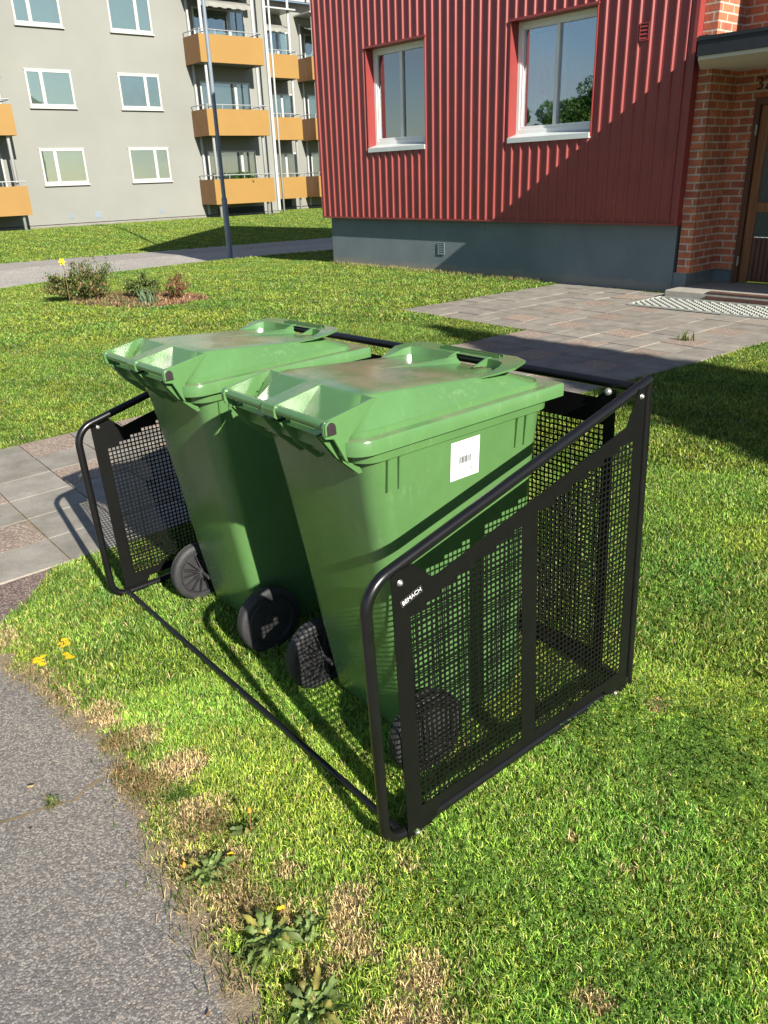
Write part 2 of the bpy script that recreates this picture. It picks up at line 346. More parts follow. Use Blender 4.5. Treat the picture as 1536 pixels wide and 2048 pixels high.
def inpoly(px,py,poly):
    px=np.asarray(px,float); py=np.asarray(py,float); r=np.zeros(px.shape,bool); n=len(poly)
    for i in range(n):
        x1,y1=poly[i]; x2,y2=poly[(i+1)%n]
        c=((y1>py)!=(y2>py))&(px<(x2-x1)*(py-y1)/(y2-y1+1e-12)+x1); r^=c
    return r
# cheap smooth noise on the ground plane
_g=np.random.default_rng(3).random((256,256))
def vnoise(x,y,f):
    x=np.asarray(x)*f+100.3; y=np.asarray(y)*f+57.7; xi=np.floor(x).astype(int); yi=np.floor(y).astype(int); fx=x-xi; fy=y-yi; fx=fx*fx*(3-2*fx); fy=fy*fy*(3-2*fy)
    g=lambda a,b:_g[a%256,b%256]
    return (g(xi,yi)*(1-fx)+g(xi+1,yi)*fx)*(1-fy)+(g(xi,yi+1)*(1-fx)+g(xi+1,yi+1)*fx)*fy
def fbm(x,y,f): return (vnoise(x,y,f)+.5*vnoise(x,y,2.1*f)+.25*vnoise(x,y,4.3*f))/1.75
# ------------------------------------------------------------------ ground regions
ASPH=[(-1.62,2.70),(-1.42,2.50),(-1.24,2.36),(-1.10,2.22),(-.95,2.08),(-.80,1.93),(-.70,1.74),(-.60,1.54),(-.49,1.38),(-.40,1.25),(-.33,1.14),(-.27,1.02),(-.2,.85),(0,.3),(.4,-.8),(1.5,-4),(-14,-4),(-14,1.0),(-4,2.2)]
ga=np.array([.6210,-.7838]); gb=np.array([.7838,.6210])   # paving grid axes (a: along the house, b: towards it)
def AB(x,y): return x*ga[0]+y*ga[1], x*gb[0]+y*gb[1]
def in_slab(x,y):
    A,B=AB(x,y); A=-5.66+.352*(np.floor((A+5.66)/.352)+.5); B=.55+.352*(np.floor((B-.55)/.352)+.5); main=(A>-5.66)&(A<-3.56)&(B>.62+.1*(A+4.6))&(B<9.75); br=(A>-7.82)&(A<-5.6)&(B>6.5)&(B<9.75)
    wide=(A>=-3.6)&(A<-1.2)&(B>8.75)&(B<9.75)
    return main|br|wide
def wob(x,y): return (fbm(x,y,9)-.5)
def in_asph(x,y):
    d=wob(x,y)*.13; e=wob(y+9,x-4)*.13
    return inpoly(x+d,y+e,ASPH)
REDA=[(-1.66,3.42),(-1.72,3.05),(-1.62,2.74),(-4,2.2),(-14,1.0),(-14,-4),(-20,-4),(-20,14),(-9,12),(-3.4,2.9),(-2.4,3.2)]
def in_red(x,y):
    A,B=AB(x,y); return (x<-1.5)&(B<.72+.1*(A+4.6))&(A>-9)&inpoly(x,y,[(-1.55,3.0),(-1.55,3.6),(-30,3.6),(-30,-6),(-1.0,-6),(-1.72,2.3)])&~in_asph(x,y)&((x<-1.74+.1*wob(x,y))|(B>.2))
BED=[(-4.75,12.35),(-4.45,11.75),(-3.85,11.40),(-3.2,11.12),(-2.75,11.35),(-2.45,11.85),(-2.7,12.35),(-3.3,12.75),(-3.95,13.0),(-4.5,12.85)]
def in_bed(x,y): return inpoly(x+wob(x,y)*.4,y+wob(y,x)*.4,BED)
def in_road(x,y):
    s=road_s(x,y); far=(y-24.3)-(x+11.1)*.605
    return (s>.5)&(far<0)&(y>8)
RA=math.sin(.85741); 
d_red=np.array([math.cos(.85741),-math.sin(.85741)]); n_red=np.array([-.7562,-.6544]); O_RED=np.array([-.8204,16.2724])
def in_house(x,y):
    s=(x-O_RED[0])*d_red[0]+(y-O_RED[1])*d_red[1]; n=(x-O_RED[0])*n_red[0]+(y-O_RED[1])*n_red[1]
    return (s>-.02)&(n<.01)&(n>-10)
# dead-grass patches near the asphalt edge: (x,y,r)
DEAD=[(-1.33,2.36,.14),(-1.16,2.22,.12),(-.98,2.12,.13),(-.82,2.02,.10),(-.66,1.86,.10),(-.72,1.72,.10),(-.56,1.66,.13),(-.55,1.50,.11),(-.43,1.50,.09),(-.40,1.36,.10),(-.29,1.47,.06),(-.13,1.34,.10),(-.10,1.24,.08),(-.26,1.30,.07),(.05,1.16,.09),(-.02,1.05,.08),(.015,1.455,.045),(.47,1.48,.035),(.55,1.40,.03),(.06,1.05,.08),(-1.60,2.66,.16),(-1.72,2.86,.13),(-.19,1.17,.08),(-.2,1.05,.08),(.40,1.05,.05),(.85,2.0,.05),(-.60,1.84,.05)]
def dead(x,y):
    x=np.asarray(x,float); y=np.asarray(y,float); r=np.zeros(x.shape); xx=x+wob(x*2,y*2)*.10; yy=y+wob(y*2+3,x*2)*.10
    for a,b,c in DEAD: r=np.maximum(r,sm(1.45-np.hypot(xx-a,yy-b)/(c*.72)))
    return r
def soilattr(x,y): return np.maximum(dead(x,y),in_bed(x,y)*1.)
xs=np.unique(np.concatenate([np.arange(-80,-12,4.),np.arange(-12,-3.,.5),np.arange(-3.,3.2,.06),np.arange(3.2,12,.5),np.arange(12,81,4.)]))
ys=np.unique(np.concatenate([np.arange(-40,0,4.),np.arange(0.,6.,.06),np.arange(6,42,.35),np.arange(42,400,12.)]))
lawn=sheet(xs,ys,lambda x,y:np.ones(x.shape,bool),0,'lawn',M_LAWN,attr=soilattr,kind='structure')
xs2=np.unique(np.concatenate([np.arange(-14,-3.5,.5),np.arange(-3.5,.6,.014)])); ys2=np.unique(np.concatenate([np.arange(-4,.5,.3),np.arange(.5,3.2,.014)]))
def edge_soil(x,y):
    d=np.full(x.shape,9.)
    for (x1,y1),(x2,y2) in zip(ASPH[:13],ASPH[1:14]):
        L2=(x2-x1)**2+(y2-y1)**2; t=np.clip(((x-x1)*(x2-x1)+(y-y1)*(y2-y1))/L2,0,1); d=np.minimum(d,np.hypot(x-x1-t*(x2-x1),y-y1-t*(y2-y1)))
    return np.clip(1-d/.14,0,1)
sheet(xs2,ys2,in_asph,.007,'asphalt_drive',M_ASPH,attr=edge_soil,kind='structure')
sheet(np.unique(np.concatenate([np.arange(-20,-3,.5),np.arange(-3,-1.4,.03)])),np.unique(np.concatenate([np.arange(-6,1,.5),np.arange(1,4.,.03)])),in_red,.006,'reddish_asphalt_path',M_ASPHR,kind='structure')
sheet(np.arange(-40,14,.4),np.arange(8,46,.25),in_road,.012,'road',M_ROAD,kind='structure')
sheet(np.arange(-40,14,.4),np.arange(8,46,.25),lambda x,y:in_road(x,y)&(((y-24.3)-(x+11.1)*.605)<-2.6),.020,'gravel_verge',M_ROADD,kind='structure')
# crack in the asphalt, filled with soil
mb=MB(); cp=[(-.80,1.85),(-.86,1.83),(-.905,1.79),(-.915,1.745),(-.95,1.735),(-1.0,1.72),(-1.06,1.69),(-1.13,1.665),(-1.2,1.63)]
for i in range(len(cp)-1):
    a,b=cp[i],cp[i+1]; 
    for k in range(6):
        t0,t1=k/6,(k+1)/6; x0,y0=a[0]+(b[0]-a[0])*t0,a[1]+(b[1]-a[1])*t0; x1,y1=a[0]+(b[0]-a[0])*t1,a[1]+(b[1]-a[1])*t1
        w0=.002+.006*vnoise(x0*40,y0*40,1); w1=.002+.006*vnoise(x1*40,y1*40,1); dx,dy=y1-y0,x0-x1; l=math.hypot(dx,dy); dx/=l;dy/=l
        z0=Hf(x0,y0)+.0085; z1=Hf(x1,y1)+.0085
        mb.add([(x0-dx*w0,y0-dy*w0,z0),(x0+dx*w0,y0+dy*w0,z0),(x1+dx*w1,y1+dy*w1,z1),(x1-dx*w1,y1-dy*w1,z1)],[(0,1,2,3)])
mb.build('asphalt_crack',M_JOINT,kind='structure')
# paving: joint bed + slabs
sheet(np.arange(-4,8.,.06),np.arange(2.2,14,.06),lambda x,y:in_slab(x,y)&~in_house(x,y),.005,'path_bedding',M_JOINT,kind='structure')
def paving():
    V=[];Fc=[];C=[]; S=.352; g=.004
    for i in range(-12,14):
        for j in range(0,30):
            A0=-5.66+i*S*1.0+0*S; A0=-5.66+ (i)*S; B0=.55+j*S
            cx,cy=(A0+S/2)*ga+(B0+S/2)*gb
            cs=[(A0+g,B0+g),(A0+S-g,B0+g),(A0+S-g,B0+S-g),(A0+g,B0+S-g)]
            P=[a*ga+b*gb for a,b in cs]
            if not bool(in_slab(cx,cy)) or bool(in_house(cx,cy)): continue
            pink=1. if (i%2==0 and (j+(0))%2==0 and not (A0<-6.9)) else 0.
            if i%2==0 and j%2==0 and random.random()<.08: pink=.35
            tx,ty=random.uniform(-.006,.006),random.uniform(-.006,.006); dz=.014+random.uniform(-.003,.004); br=random.uniform(.90,1.08)
            n=len(V)
            for p in P: V.append((p[0],p[1],Hf(*p)+dz+tx*(p[0]-cx)+ty*(p[1]-cy)))
            for p in P: V.append((p[0]+(p[0]-cx)*.006,p[1]+(p[1]-cy)*.006,Hf(*p)-.01))
            Fc+=[(n,n+1,n+2,n+3)]+[(n+k,n+4+k,n+4+(k+1)%4,n+(k+1)%4) for k in range(4)]; C+=[(pink,br,0,1)]*5
    me=bpy.data.meshes.new('slab_path'); me.from_pydata(V,[],Fc); a=me.attributes.new('col','FLOAT_COLOR','FACE'); a.data.foreach_set('color',np.array(C,np.float32).ravel())
    bm=bmesh.new(); bm.from_mesh(me); bmesh.ops.recalc_face_normals(bm,faces=bm.faces); bm.to_mesh(me); bm.free()
    link('slab_path',me,M_SLAB,kind='structure')
paving()
# ------------------------------------------------------------------ grass
def blades(name,P,hgt,wid,col,lean=.5,label=None,seg=2,mat=None,parent=None,az=None,droop=.35):
    n=len(P); P=np.asarray(P); th=RNG.random(n)*2*PI if az is None else az; la=RNG.random(n)*2*PI
    lm=lean*(.25+RNG.random(n)); dx,dy=np.cos(la)*lm*hgt,np.sin(la)*lm*hgt
    wx,wy=np.cos(th)*wid/2,np.sin(th)*wid/2
    X,Y,Z=P[:,0],P[:,1],P[:,2]
    v=np.zeros((n,5,3))
    v[:,0]=np.stack([X-wx,Y-wy,Z-.004],1); v[:,1]=np.stack([X+wx,Y+wy,Z-.004],1)
    m=.55
    v[:,2]=np.stack([X+wx*.85+dx*m*.6,Y+wy*.85+dy*m*.6,Z+hgt*m],1); v[:,3]=np.stack([X-wx*.85+dx*m*.6,Y-wy*.85+dy*m*.6,Z+hgt*m],1)
    v[:,4]=np.stack([X+dx,Y+dy,Z+hgt*(1-droop*lm*lm)],1)
    b=np.arange(n)[:,None]*5
    loops=np.concatenate([b+np.array([0,1,2,3]),b+np.array([3,2,4])],1).ravel()
    ls=(np.arange(n)[:,None]*7+np.array([0,4])).ravel()
    me=bpy.data.meshes.new(name); me.vertices.add(n*5); me.vertices.foreach_set('co',v.ravel()); me.loops.add(len(loops)); me.loops.foreach_set('vertex_index',loops)
    me.polygons.add(2*n); me.polygons.foreach_set('loop_start',ls); me.update(calc_edges=False)
    c=np.repeat(np.concatenate([col,np.ones((n,1))],1),5,0).astype(np.float32); c[0::5,:3]*=.7; c[1::5,:3]*=.7  # each blade darkened at its root, shade put into the colour
    a=me.attributes.new('col','FLOAT_COLOR','POINT'); a.data.foreach_set('color',c.ravel())
    return link(name,me,mat or M_GRASS,parent)
def wheelrut(x,y): return 0
def excl(x,y): return in_slab(x,y)|in_asph(x,y)|in_bed(x,y)|in_road(x,y)|in_house(x,y)|in_red(x,y)
def gcol(x,y,n,dd,straw=.05,shift=1.0):
    big=fbm(x,y,.9); med=fbm(x+7,y-3,3.5)
    fin=fbm(x+3,y+8,11); base=np.stack([.200+.18*(med-.5)+.09*(big-.5),.288+.12*(med-.5)+.06*(big-.5),.044+0*x],1)*(.45+1.1*fin)[:,None]
    dk=np.array([.085,.155,.028]); yl=np.array([.36,.37,.08]); t=RNG.random(n)[:,None]
    c=base*(.4+1.2*RNG.random((n,1))); c=np.where(t<.30,dk*(.7+.6*RNG.random((n,1))),c); c=np.where(t>.86,yl*(.7+.5*RNG.random((n,1))),c)
    stripe=.93+.14*(np.sin((x*.5+y*.86)*2*np.pi/.95+2*fbm(x,y,.5))>0)*(y>4.5)+.0*x; c=c*np.where(y>4.5,stripe,1.)[:,None]; cool=(fbm(x-20,y+11,1.6)>.56)[:,None]; c=np.where(cool,c*np.array([.84,.97,.98]),c)
    st=(RNG.random(n)<np.maximum(straw,dd*.93))[:,None]; sc=np.array([.43,.33,.18])*(.55+.75*RNG.random((n,1)))
    return np.clip(np.where(st,sc,c)*shift,0,1)
def scatter(x0,x1,y0,y1,dens,cond=None):
    n=int((x1-x0)*(y1-y0)*dens); x=x0+(x1-x0)*RNG.random(n); y=y0+(y1-y0)*RNG.random(n); k=~(excl(x+RNG.normal(0,.016,n),y+RNG.normal(0,.016,n))|in_house(x,y))
    if cond is not None: k&=cond(x,y)
    return x[k],y[k]
def vis(x,y,m=.9):   # generous view wedge plus a step either side
    return (np.abs(x)<.52*y+m)&(y>.55)
grass_parts=[]
def lawnpatch(name,dens,rmin,rmax,h,w,x0,x1,y0,y1,straw=.05,extra=None,shift=1.):
    D=lambda x,y:np.hypot(np.hypot(x,y),1.6)
    x,y=scatter(x0,x1,y0,y1,dens,lambda x,y:vis(x,y)&(D(x,y)>=rmin)&(D(x,y)<rmax))
    dd=dead(x,y); k=RNG.random(len(x))>dd*.45; x,y,dd=x[k],y[k],dd[k]
    # thinner next to paving and in worn spots
    n=len(x); tuft=.5*fbm(x,y,6)+.5*fbm(x+5,y,22)
    hh=h*(.45+.95*RNG.random(n))*(.45+1.15*tuft)*(1-.35*dd); ww=w*(.6+.8*RNG.random(n))
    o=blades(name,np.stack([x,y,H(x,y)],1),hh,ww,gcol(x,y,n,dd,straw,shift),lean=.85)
    o['kind']='stuff'; o['label']=extra; o['category']='grass'; return o
lawnpatch('grass',80000,0,2.9,.0195,.0021,-3,3.2,.3,3.6,.05,'short mown lawn around the black bin rack',2.0)
lawnpatch('grass',34000,2.9,4.6,.022,.0034,-4,4,1.2,5,.04,'mown lawn just behind the bin rack',1.45)
lawnpatch('grass',12000,4.6,9.5,.023,.0058,-6.5,6.5,3,9.8,.03,'mown lawn between the rack and the flower bed')
lawnpatch('grass',3800,9.5,19.5,.032,.0125,-11,8,8,21,.03,'mown lawn reaching the road and the red house')
lawnpatch('grass',1000,19.5,52,.04,.022,-24,6,19,46,.03,'far lawn between the road and the grey building')
# clover patch near the right foreground
def clover():
    cx=[];n=0
    pts=[]
    for a,b,r,m in ((.95,1.75,.30,1500),(.62,1.95,.2,450),(1.15,1.35,.2,500),(.5,1.2,.22,350),(-.35,2.25,.25,250),(.15,1.35,.2,250),(1.1,2.6,.3,400)):
        for _ in range(m):
            q=random.gauss(0,.55)*r; w=random.gauss(0,.55)*r; pts.append((a+q,b+w))
    mb=MB(); cols=[]
    for x,y in pts:
        if bool(excl(np.array(x),np.array(y))): continue
        z=Hf(x,y)+random.uniform(.014,.034); s=random.uniform(.003,.0055); a0=random.random()*6.28; tl=random.uniform(-.5,.5); br=random.uniform(.6,1.25)
        for k in range(3):
            a=a0+k*2.094; c,si=math.cos(a),math.sin(a)
            q=[(0,0),(s*.9,-s*.75),(s*1.7,-s*.35),(s*1.7,s*.35),(s*.9,s*.75)]
            mb.add([(x+c*u-si*v,y+si*u+c*v,z+tl*(u*c)+.002*math.sin(k)) for u,v in q],[(0,1,2,3,4)]); cols+=[(.13*br,.24*br,.045*br,1)]*5
    me=bpy.data.meshes.new('clover'); me.from_pydata(mb.v,[],mb.f); a=me.attributes.new('col','FLOAT_COLOR','POINT'); a.data.foreach_set('color',np.array(cols,np.float32).ravel())
    tag(link('clover',me,M_LEAF),'small clover leaves spread through the lawn right of the rack','clover',kind='stuff')
clover()
# fringe: dry blades lying over asphalt edge, sparse green tufts in cracks
def fringe():
    P=[];C=[];Hh=[];Wd=[]
    for i in range(11):
        a,b=ASPH[i],ASPH[i+1]; m=int(math.hypot(b[0]-a[0],b[1]-a[1])*1700)
        for _ in range(m):
            t=random.random(); x=a[0]+(b[0]-a[0])*t+random.gauss(0,.04); y=a[1]+(b[1]-a[1])*t+random.gauss(0,.04)
            if vnoise(x*14,y*14,1)<.38: continue
            P.append((x,y,Hf(x,y)+.008)); Hh.append(random.uniform(.012,.035)); Wd.append(random.uniform(.0015,.003))
            q=random.uniform(.6,1.2); C.append((.50*q,.38*q,.20*q) if random.random()<.6 else (.13*q,.21*q,.04*q))
    for x0,y0,r,m,green in ((-.73,1.78,.05,420,.08),(-.80,1.84,.045,260,.1),(-.62,1.73,.025,170,.95),(-.88,1.97,.03,200,.1),(-.98,1.735,.02,60,.6),(-.50,1.60,.05,300,.3),(-.42,1.44,.05,260,.25),(-.33,1.33,.05,240,.25)):
        for _ in range(m):
            x=x0+random.gauss(0,r*.6); y=y0+random.gauss(0,r*.6); P.append((x,y,Hf(x,y)+.01)); Hh.append(random.uniform(.012,.035)); Wd.append(.002)
            q=random.uniform(.6,1.2); C.append((.13*q,.23*q,.04*q) if random.random()<green else (.40*q,.29*q,.14*q))
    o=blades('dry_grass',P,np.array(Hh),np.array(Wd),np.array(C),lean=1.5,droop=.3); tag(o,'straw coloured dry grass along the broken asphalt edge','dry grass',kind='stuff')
fringe()
# taller untrimmed fringe against house plinth
def pfringe():
    n=1500; s=RNG.random(n)*5.2; m=.03+.10*RNG.random(n)**2; x=O_RED[0]+d_red[0]*s+n_red[0]*m; y=O_RED[1]+d_red[1]*s+n_red[1]*m
    c=np.where(RNG.random((n,1))<.6,np.array([[.38,.33,.14]]),np.array([[.16,.24,.04]]))*(.7+.5*RNG.random((n,1)))
    o=blades('long_grass',np.stack([x,y,H(x,y)],1),.04+.06*RNG.random(n),.009*np.ones(n),c,lean=.5); tag(o,'pale uncut grass along the blue grey plinth','grass',kind='stuff')
pfringe()
# ------------------------------------------------------------------ rack frame
a3=Vector((.62100671,-.78344495,.0237629)); b3=Vector((.78312215,.62144574,.02291056)); z3=Vector((-.03271652,.00438164,.99945507)); o3=Vector((-.02519841,1.49629838,.006))
MR=Matrix(((a3.x,b3.x,z3.x,o3.x),(a3.y,b3.y,z3.y,o3.y),(a3.z,b3.z,z3.z,o3.z),(0,0,0,1)))
RW,RD=1.838,1.02
rack=thing('bin_rack','black tubular steel bin rack with square mesh panels standing round the two green bins','bin rack',MR)
R_=.0145
def side_frame(x):
    mb=MB(); e_=.022 if x>-1 else -.004; pts=[(x,RD+e_,1.013+e_*.25),(x,0,.761),(x,0,.020),(x,RD,.020)]
    mb.tube(fillet(pts,[.085,.062],10),R_,16); return mb
side_frame(0).build('side_frame',M_BLK,rack); side_frame(-RW).build('side_frame',M_BLK,rack)
mb=MB(); yb=RD-.004; zt=.995
mb.tube([(.004,RD+.012,.004),(.004,RD+.012,1.0)],R_*.92,14); mb.build('rear_post',M_BLK,rack)
mb=MB(); mb.tube([(-RW-.004,RD+.012,.004),(-RW-.004,RD+.012,1.0)],R_*.92,14); mb.build('rear_post',M_BLK,rack)
mb=MB(); mb.tube([(-RW+.004,RD-.004,.998),(-.004,RD-.004,.998)],R_,16); mb.build('rear_rail',M_BLK,rack)
mb=MB(); mb.tube([(-RW+.01,RD-.004,.02),(-.01,RD-.004,.02)],R_*.8,12); mb.build('rear_rail',M_BLK,rack)
mb=MB(); mb.tube([(-RW+.01,.062,.022),(-.01,.055,.022)],.0100,12); mb.build('front_bar',M_BLK,rack)
def perf(mb,P3,u0,u1,v0,top,bot,pu=.0168,hole=.0118,th=.0011):
    """square-perforated sheet between u0..u1; top(u)/bot(u) give the outline, holes stop in steps below it."""
    web=pu-hole; nu=int(round((u1-u0-web)/pu)); pu2=(u1-u0-web)/nu
    V=[];F=[]
    def quad(ua,ub,va,vb,vc=None,vd=None):
        n=len(V); V.extend([P3(ua,va),P3(ub,vb),P3(ub,vd),P3(ua,vc)]); F.append((n,n+1,n+2,n+3))
    cells={}
    for i in range(nu):
        ua=u0+web+i*pu2; ub=ua+pu2-web
        tmin=min(top(ua-web),top(ub+web)); bmax=max(bot(ua-web),bot(ub+web))
        j0=math.ceil((bmax+web*.2-v0)/pu2); j1=math.floor((tmin-web*.2-hole-v0)/pu2)
        cells[i]=(ua,ub,j0,j1)
    # solid webs between columns run full height
    def strip(ua,ub):
        quad(ua,ub,bot(ua),bot(ub),top(ua),top(ub))
    for i in range(nu+1):
        ua=u0+i*pu2; strip(ua,ua+web)
    for i,(ua,ub,j0,j1) in cells.items():
        if j1<j0: strip(ua,ub); continue
        h=pu2-web
        vs=v0+j0*pu2; quad(ua,ub,bot(ua),bot(ub),vs,vs)
        for j in range(j0,j1):
            va=v0+j*pu2+h; quad(ua,ub,va,va,va+web,va+web)
        ve=v0+j1*pu2+h; quad(ua,ub,ve,ve,top(ua),top(ub))
    mb.add(V,F)
def interp(pts):
    xs_=[p[0] for p in pts]; ys_=[p[1] for p in pts]
    return lambda u: float(np.interp(u,xs_,ys_))
def solid_col(mb,P3,us,top,bot):
    V=[];F=[]
    for i in range(len(us)-1):
        n=len(V); a,b=us[i],us[i+1]; V.extend([P3(a,bot(a)),P3(b,bot(b)),P3(b,top(b)),P3(a,top(a))]); F.append((n,n+1,n+2,n+3))
    mb.add(V,F)
def side_panel(x,outer):
    P3=lambda u,v:(x,u,v)
    TU=[(.062,.770),(.074,.781),(.128,.786),(.187,.729),(.921,.912),(.972,1.008),(1.000,1.004)]
    BU=[(.062,-.004),(.115,-.006),(.142,.004),(.178,.052),(.880,.052),(.905,.022),(.935,.0),(1.0,.0)]
    top,bot=interp(TU),interp(BU)
    # perforation limits: slanted lines
    ptop=interp([(.1,.655),(.2,.690),(.97,.885)]); pbot=lambda u:.084
    mb=MB(); 
    def col(u0,u1):
        us=sorted(set([u0,u1]+[p[0] for p in TU+BU if u0<p[0]<u1])); solid_col(mb,P3,us,top,bot)
    col(.062,.108); col(.500,.550); col(.962,1.0)
    for u0,u1 in ((.108,.500),(.550,.962)):
        us=sorted(set([u0,u1]+[p[0] for p in TU+BU if u0<p[0]<u1]))
        solid_col(mb,P3,us,top,ptop); solid_col(mb,P3,us,pbot,bot)
        perf(mb,P3,u0,u1,.086,ptop,pbot)
    o=mb.build('mesh_panel',M_PANEL,rack,auto=False); md=o.modifiers.new('thick','SOLIDIFY'); md.thickness=.002; md.offset=0
    return o
pr=side_panel(.017,1); pl=side_panel(-RW-.017,-1)
# folded stiffening lips at panel ends
for x,sx in ((.017,-1),(-RW-.017,1)):
    mb=MB(); mb.box(min(x,x+sx*.012),max(x,x+sx*.012),.999,1.001,.04,.95); mb.build('panel_lip',M_PANEL,rack)
def rear_panel():
    y=RD-.022; P3=lambda u,v:(u,y,v)
    L0,L1=-RW+.03,-.075
    seg=[(L0,L0+.035),(-.94,-.895),(L1-.035,L1)]
    TU=[(L0,.985),(L0+.03,.985),(L0+.06,.955),(-.98,.955),(-.95,.985),(-.885,.985),(-.855,.955),(L1-.065,.955),(L1-.03,.987),(L1,.987)]
    top=interp(TU); bot=lambda u:.05; ptop=lambda u:.890; pbot=lambda u:.098
    mb=MB()
    def col(u0,u1,t,b):
        us=sorted(set([u0,u1]+[p[0] for p in TU if u0<p[0]<u1])); solid_col(mb,P3,us,t,b)
    for a,b in seg: col(a,b,top,bot)
    for a,b in ((L0+.035,-.94),(-.895,L1-.035)):
        col(a,b,top,ptop); col(a,b,pbot,bot); perf(mb,P3,a,b,.10,ptop,pbot)
    o=mb.build('mesh_panel',M_PANEL,rack,auto=False); md=o.modifiers.new('thick','SOLIDIFY'); md.thickness=.002; md.offset=0
rear_panel()
def bolt(p,axis,name='bolt',r=.0062):
    mb=MB(); mb.lathe([(-.002,r*1.25),(.0,r*1.25),(.001,r),(.004,r*.9),(.006,r*.5)],axis,p,14); mb.build(name,M_ZINC,rack)
for p,ax in [((.018,.088,.752),'x'),((.018,.985,.985),'x'),((.018,.093,.012),'x'),((.018,.945,.012),'x'),((-RW-.004,.088,.752),'x')]: bolt(p,ax)
mb=MB(); mb.lathe([(-.016,.001),(-.013,.009),(-.009,.011),(-.003,.011)],'y',(-.10,RD-.02,.978),14); mb.build('bolt',M_ZINC,rack)
# maker's plate: white lettering on a small black sticker
def text_mesh(txt,size,name,mat,parent,mw,extr=.0004):
    cu=bpy.data.curves.new(name,'FONT'); cu.body=txt; cu.size=size; cu.extrude=extr; cu.align_x='CENTER'; cu.align_y='CENTER'
    ot=bpy.data.objects.new('tmp',cu); COL.objects.link(ot); dg=bpy.context.evaluated_depsgraph_get(); me=bpy.data.meshes.new_from_object(ot.evaluated_get(dg)); bpy.data.objects.remove(ot)
    me.name=name; me.materials.clear(); o=link(name,me,mat,parent); o.matrix_local=mw; return o
sx=.0185
badge=MB(); ang=math.radians(17); cu_,cv_=.118,.706
def rot(u,v): return (sx+.0006,cu_+u*math.cos(ang)-v*math.sin(ang),cv_+u*math.sin(ang)+v*math.cos(ang))
hw,hh_=.033,.009; q=[rot(-hw,-hh_),rot(hw,-hh_),rot(hw,hh_),rot(-hw,hh_)]
badge.add(q,[(0,1,2,3)]); bo=badge.build('maker_badge',M_PANEL,rack)
fr=MB(); t_=.0007
for (u0_,u1_,v0_,v1_) in ((-hw,hw,-hh_,-hh_+t_),(-hw,hw,hh_-t_,hh_),(-hw,-hw+t_,-hh_,hh_),(hw-t_,hw,-hh_,hh_)):
    fr.add([tuple(np.array(rot(a,b))+np.array((.0004,0,0))) for a,b in ((u0_,v0_),(u1_,v0_),(u1_,v1_),(u0_,v1_))],[(0,1,2,3)])
fr.build('badge_border',simple('badge_grey',(.12,.12,.12),.5,.05,5),bo)
mw=Matrix.Translation(rot(0,-.0002))@Matrix(((0,0,1,0),(math.cos(ang),-math.sin(ang),0,0),(math.sin(ang),math.cos(ang),0,0),(0,0,0,1)))
mw=Matrix.Translation(Vector((.0008,0,0)))@mw
text_mesh('BEMACH',.0155,'badge_lettering',simple('badge_white',(.75,.72,.75),.5,.03,5),bo,mw)
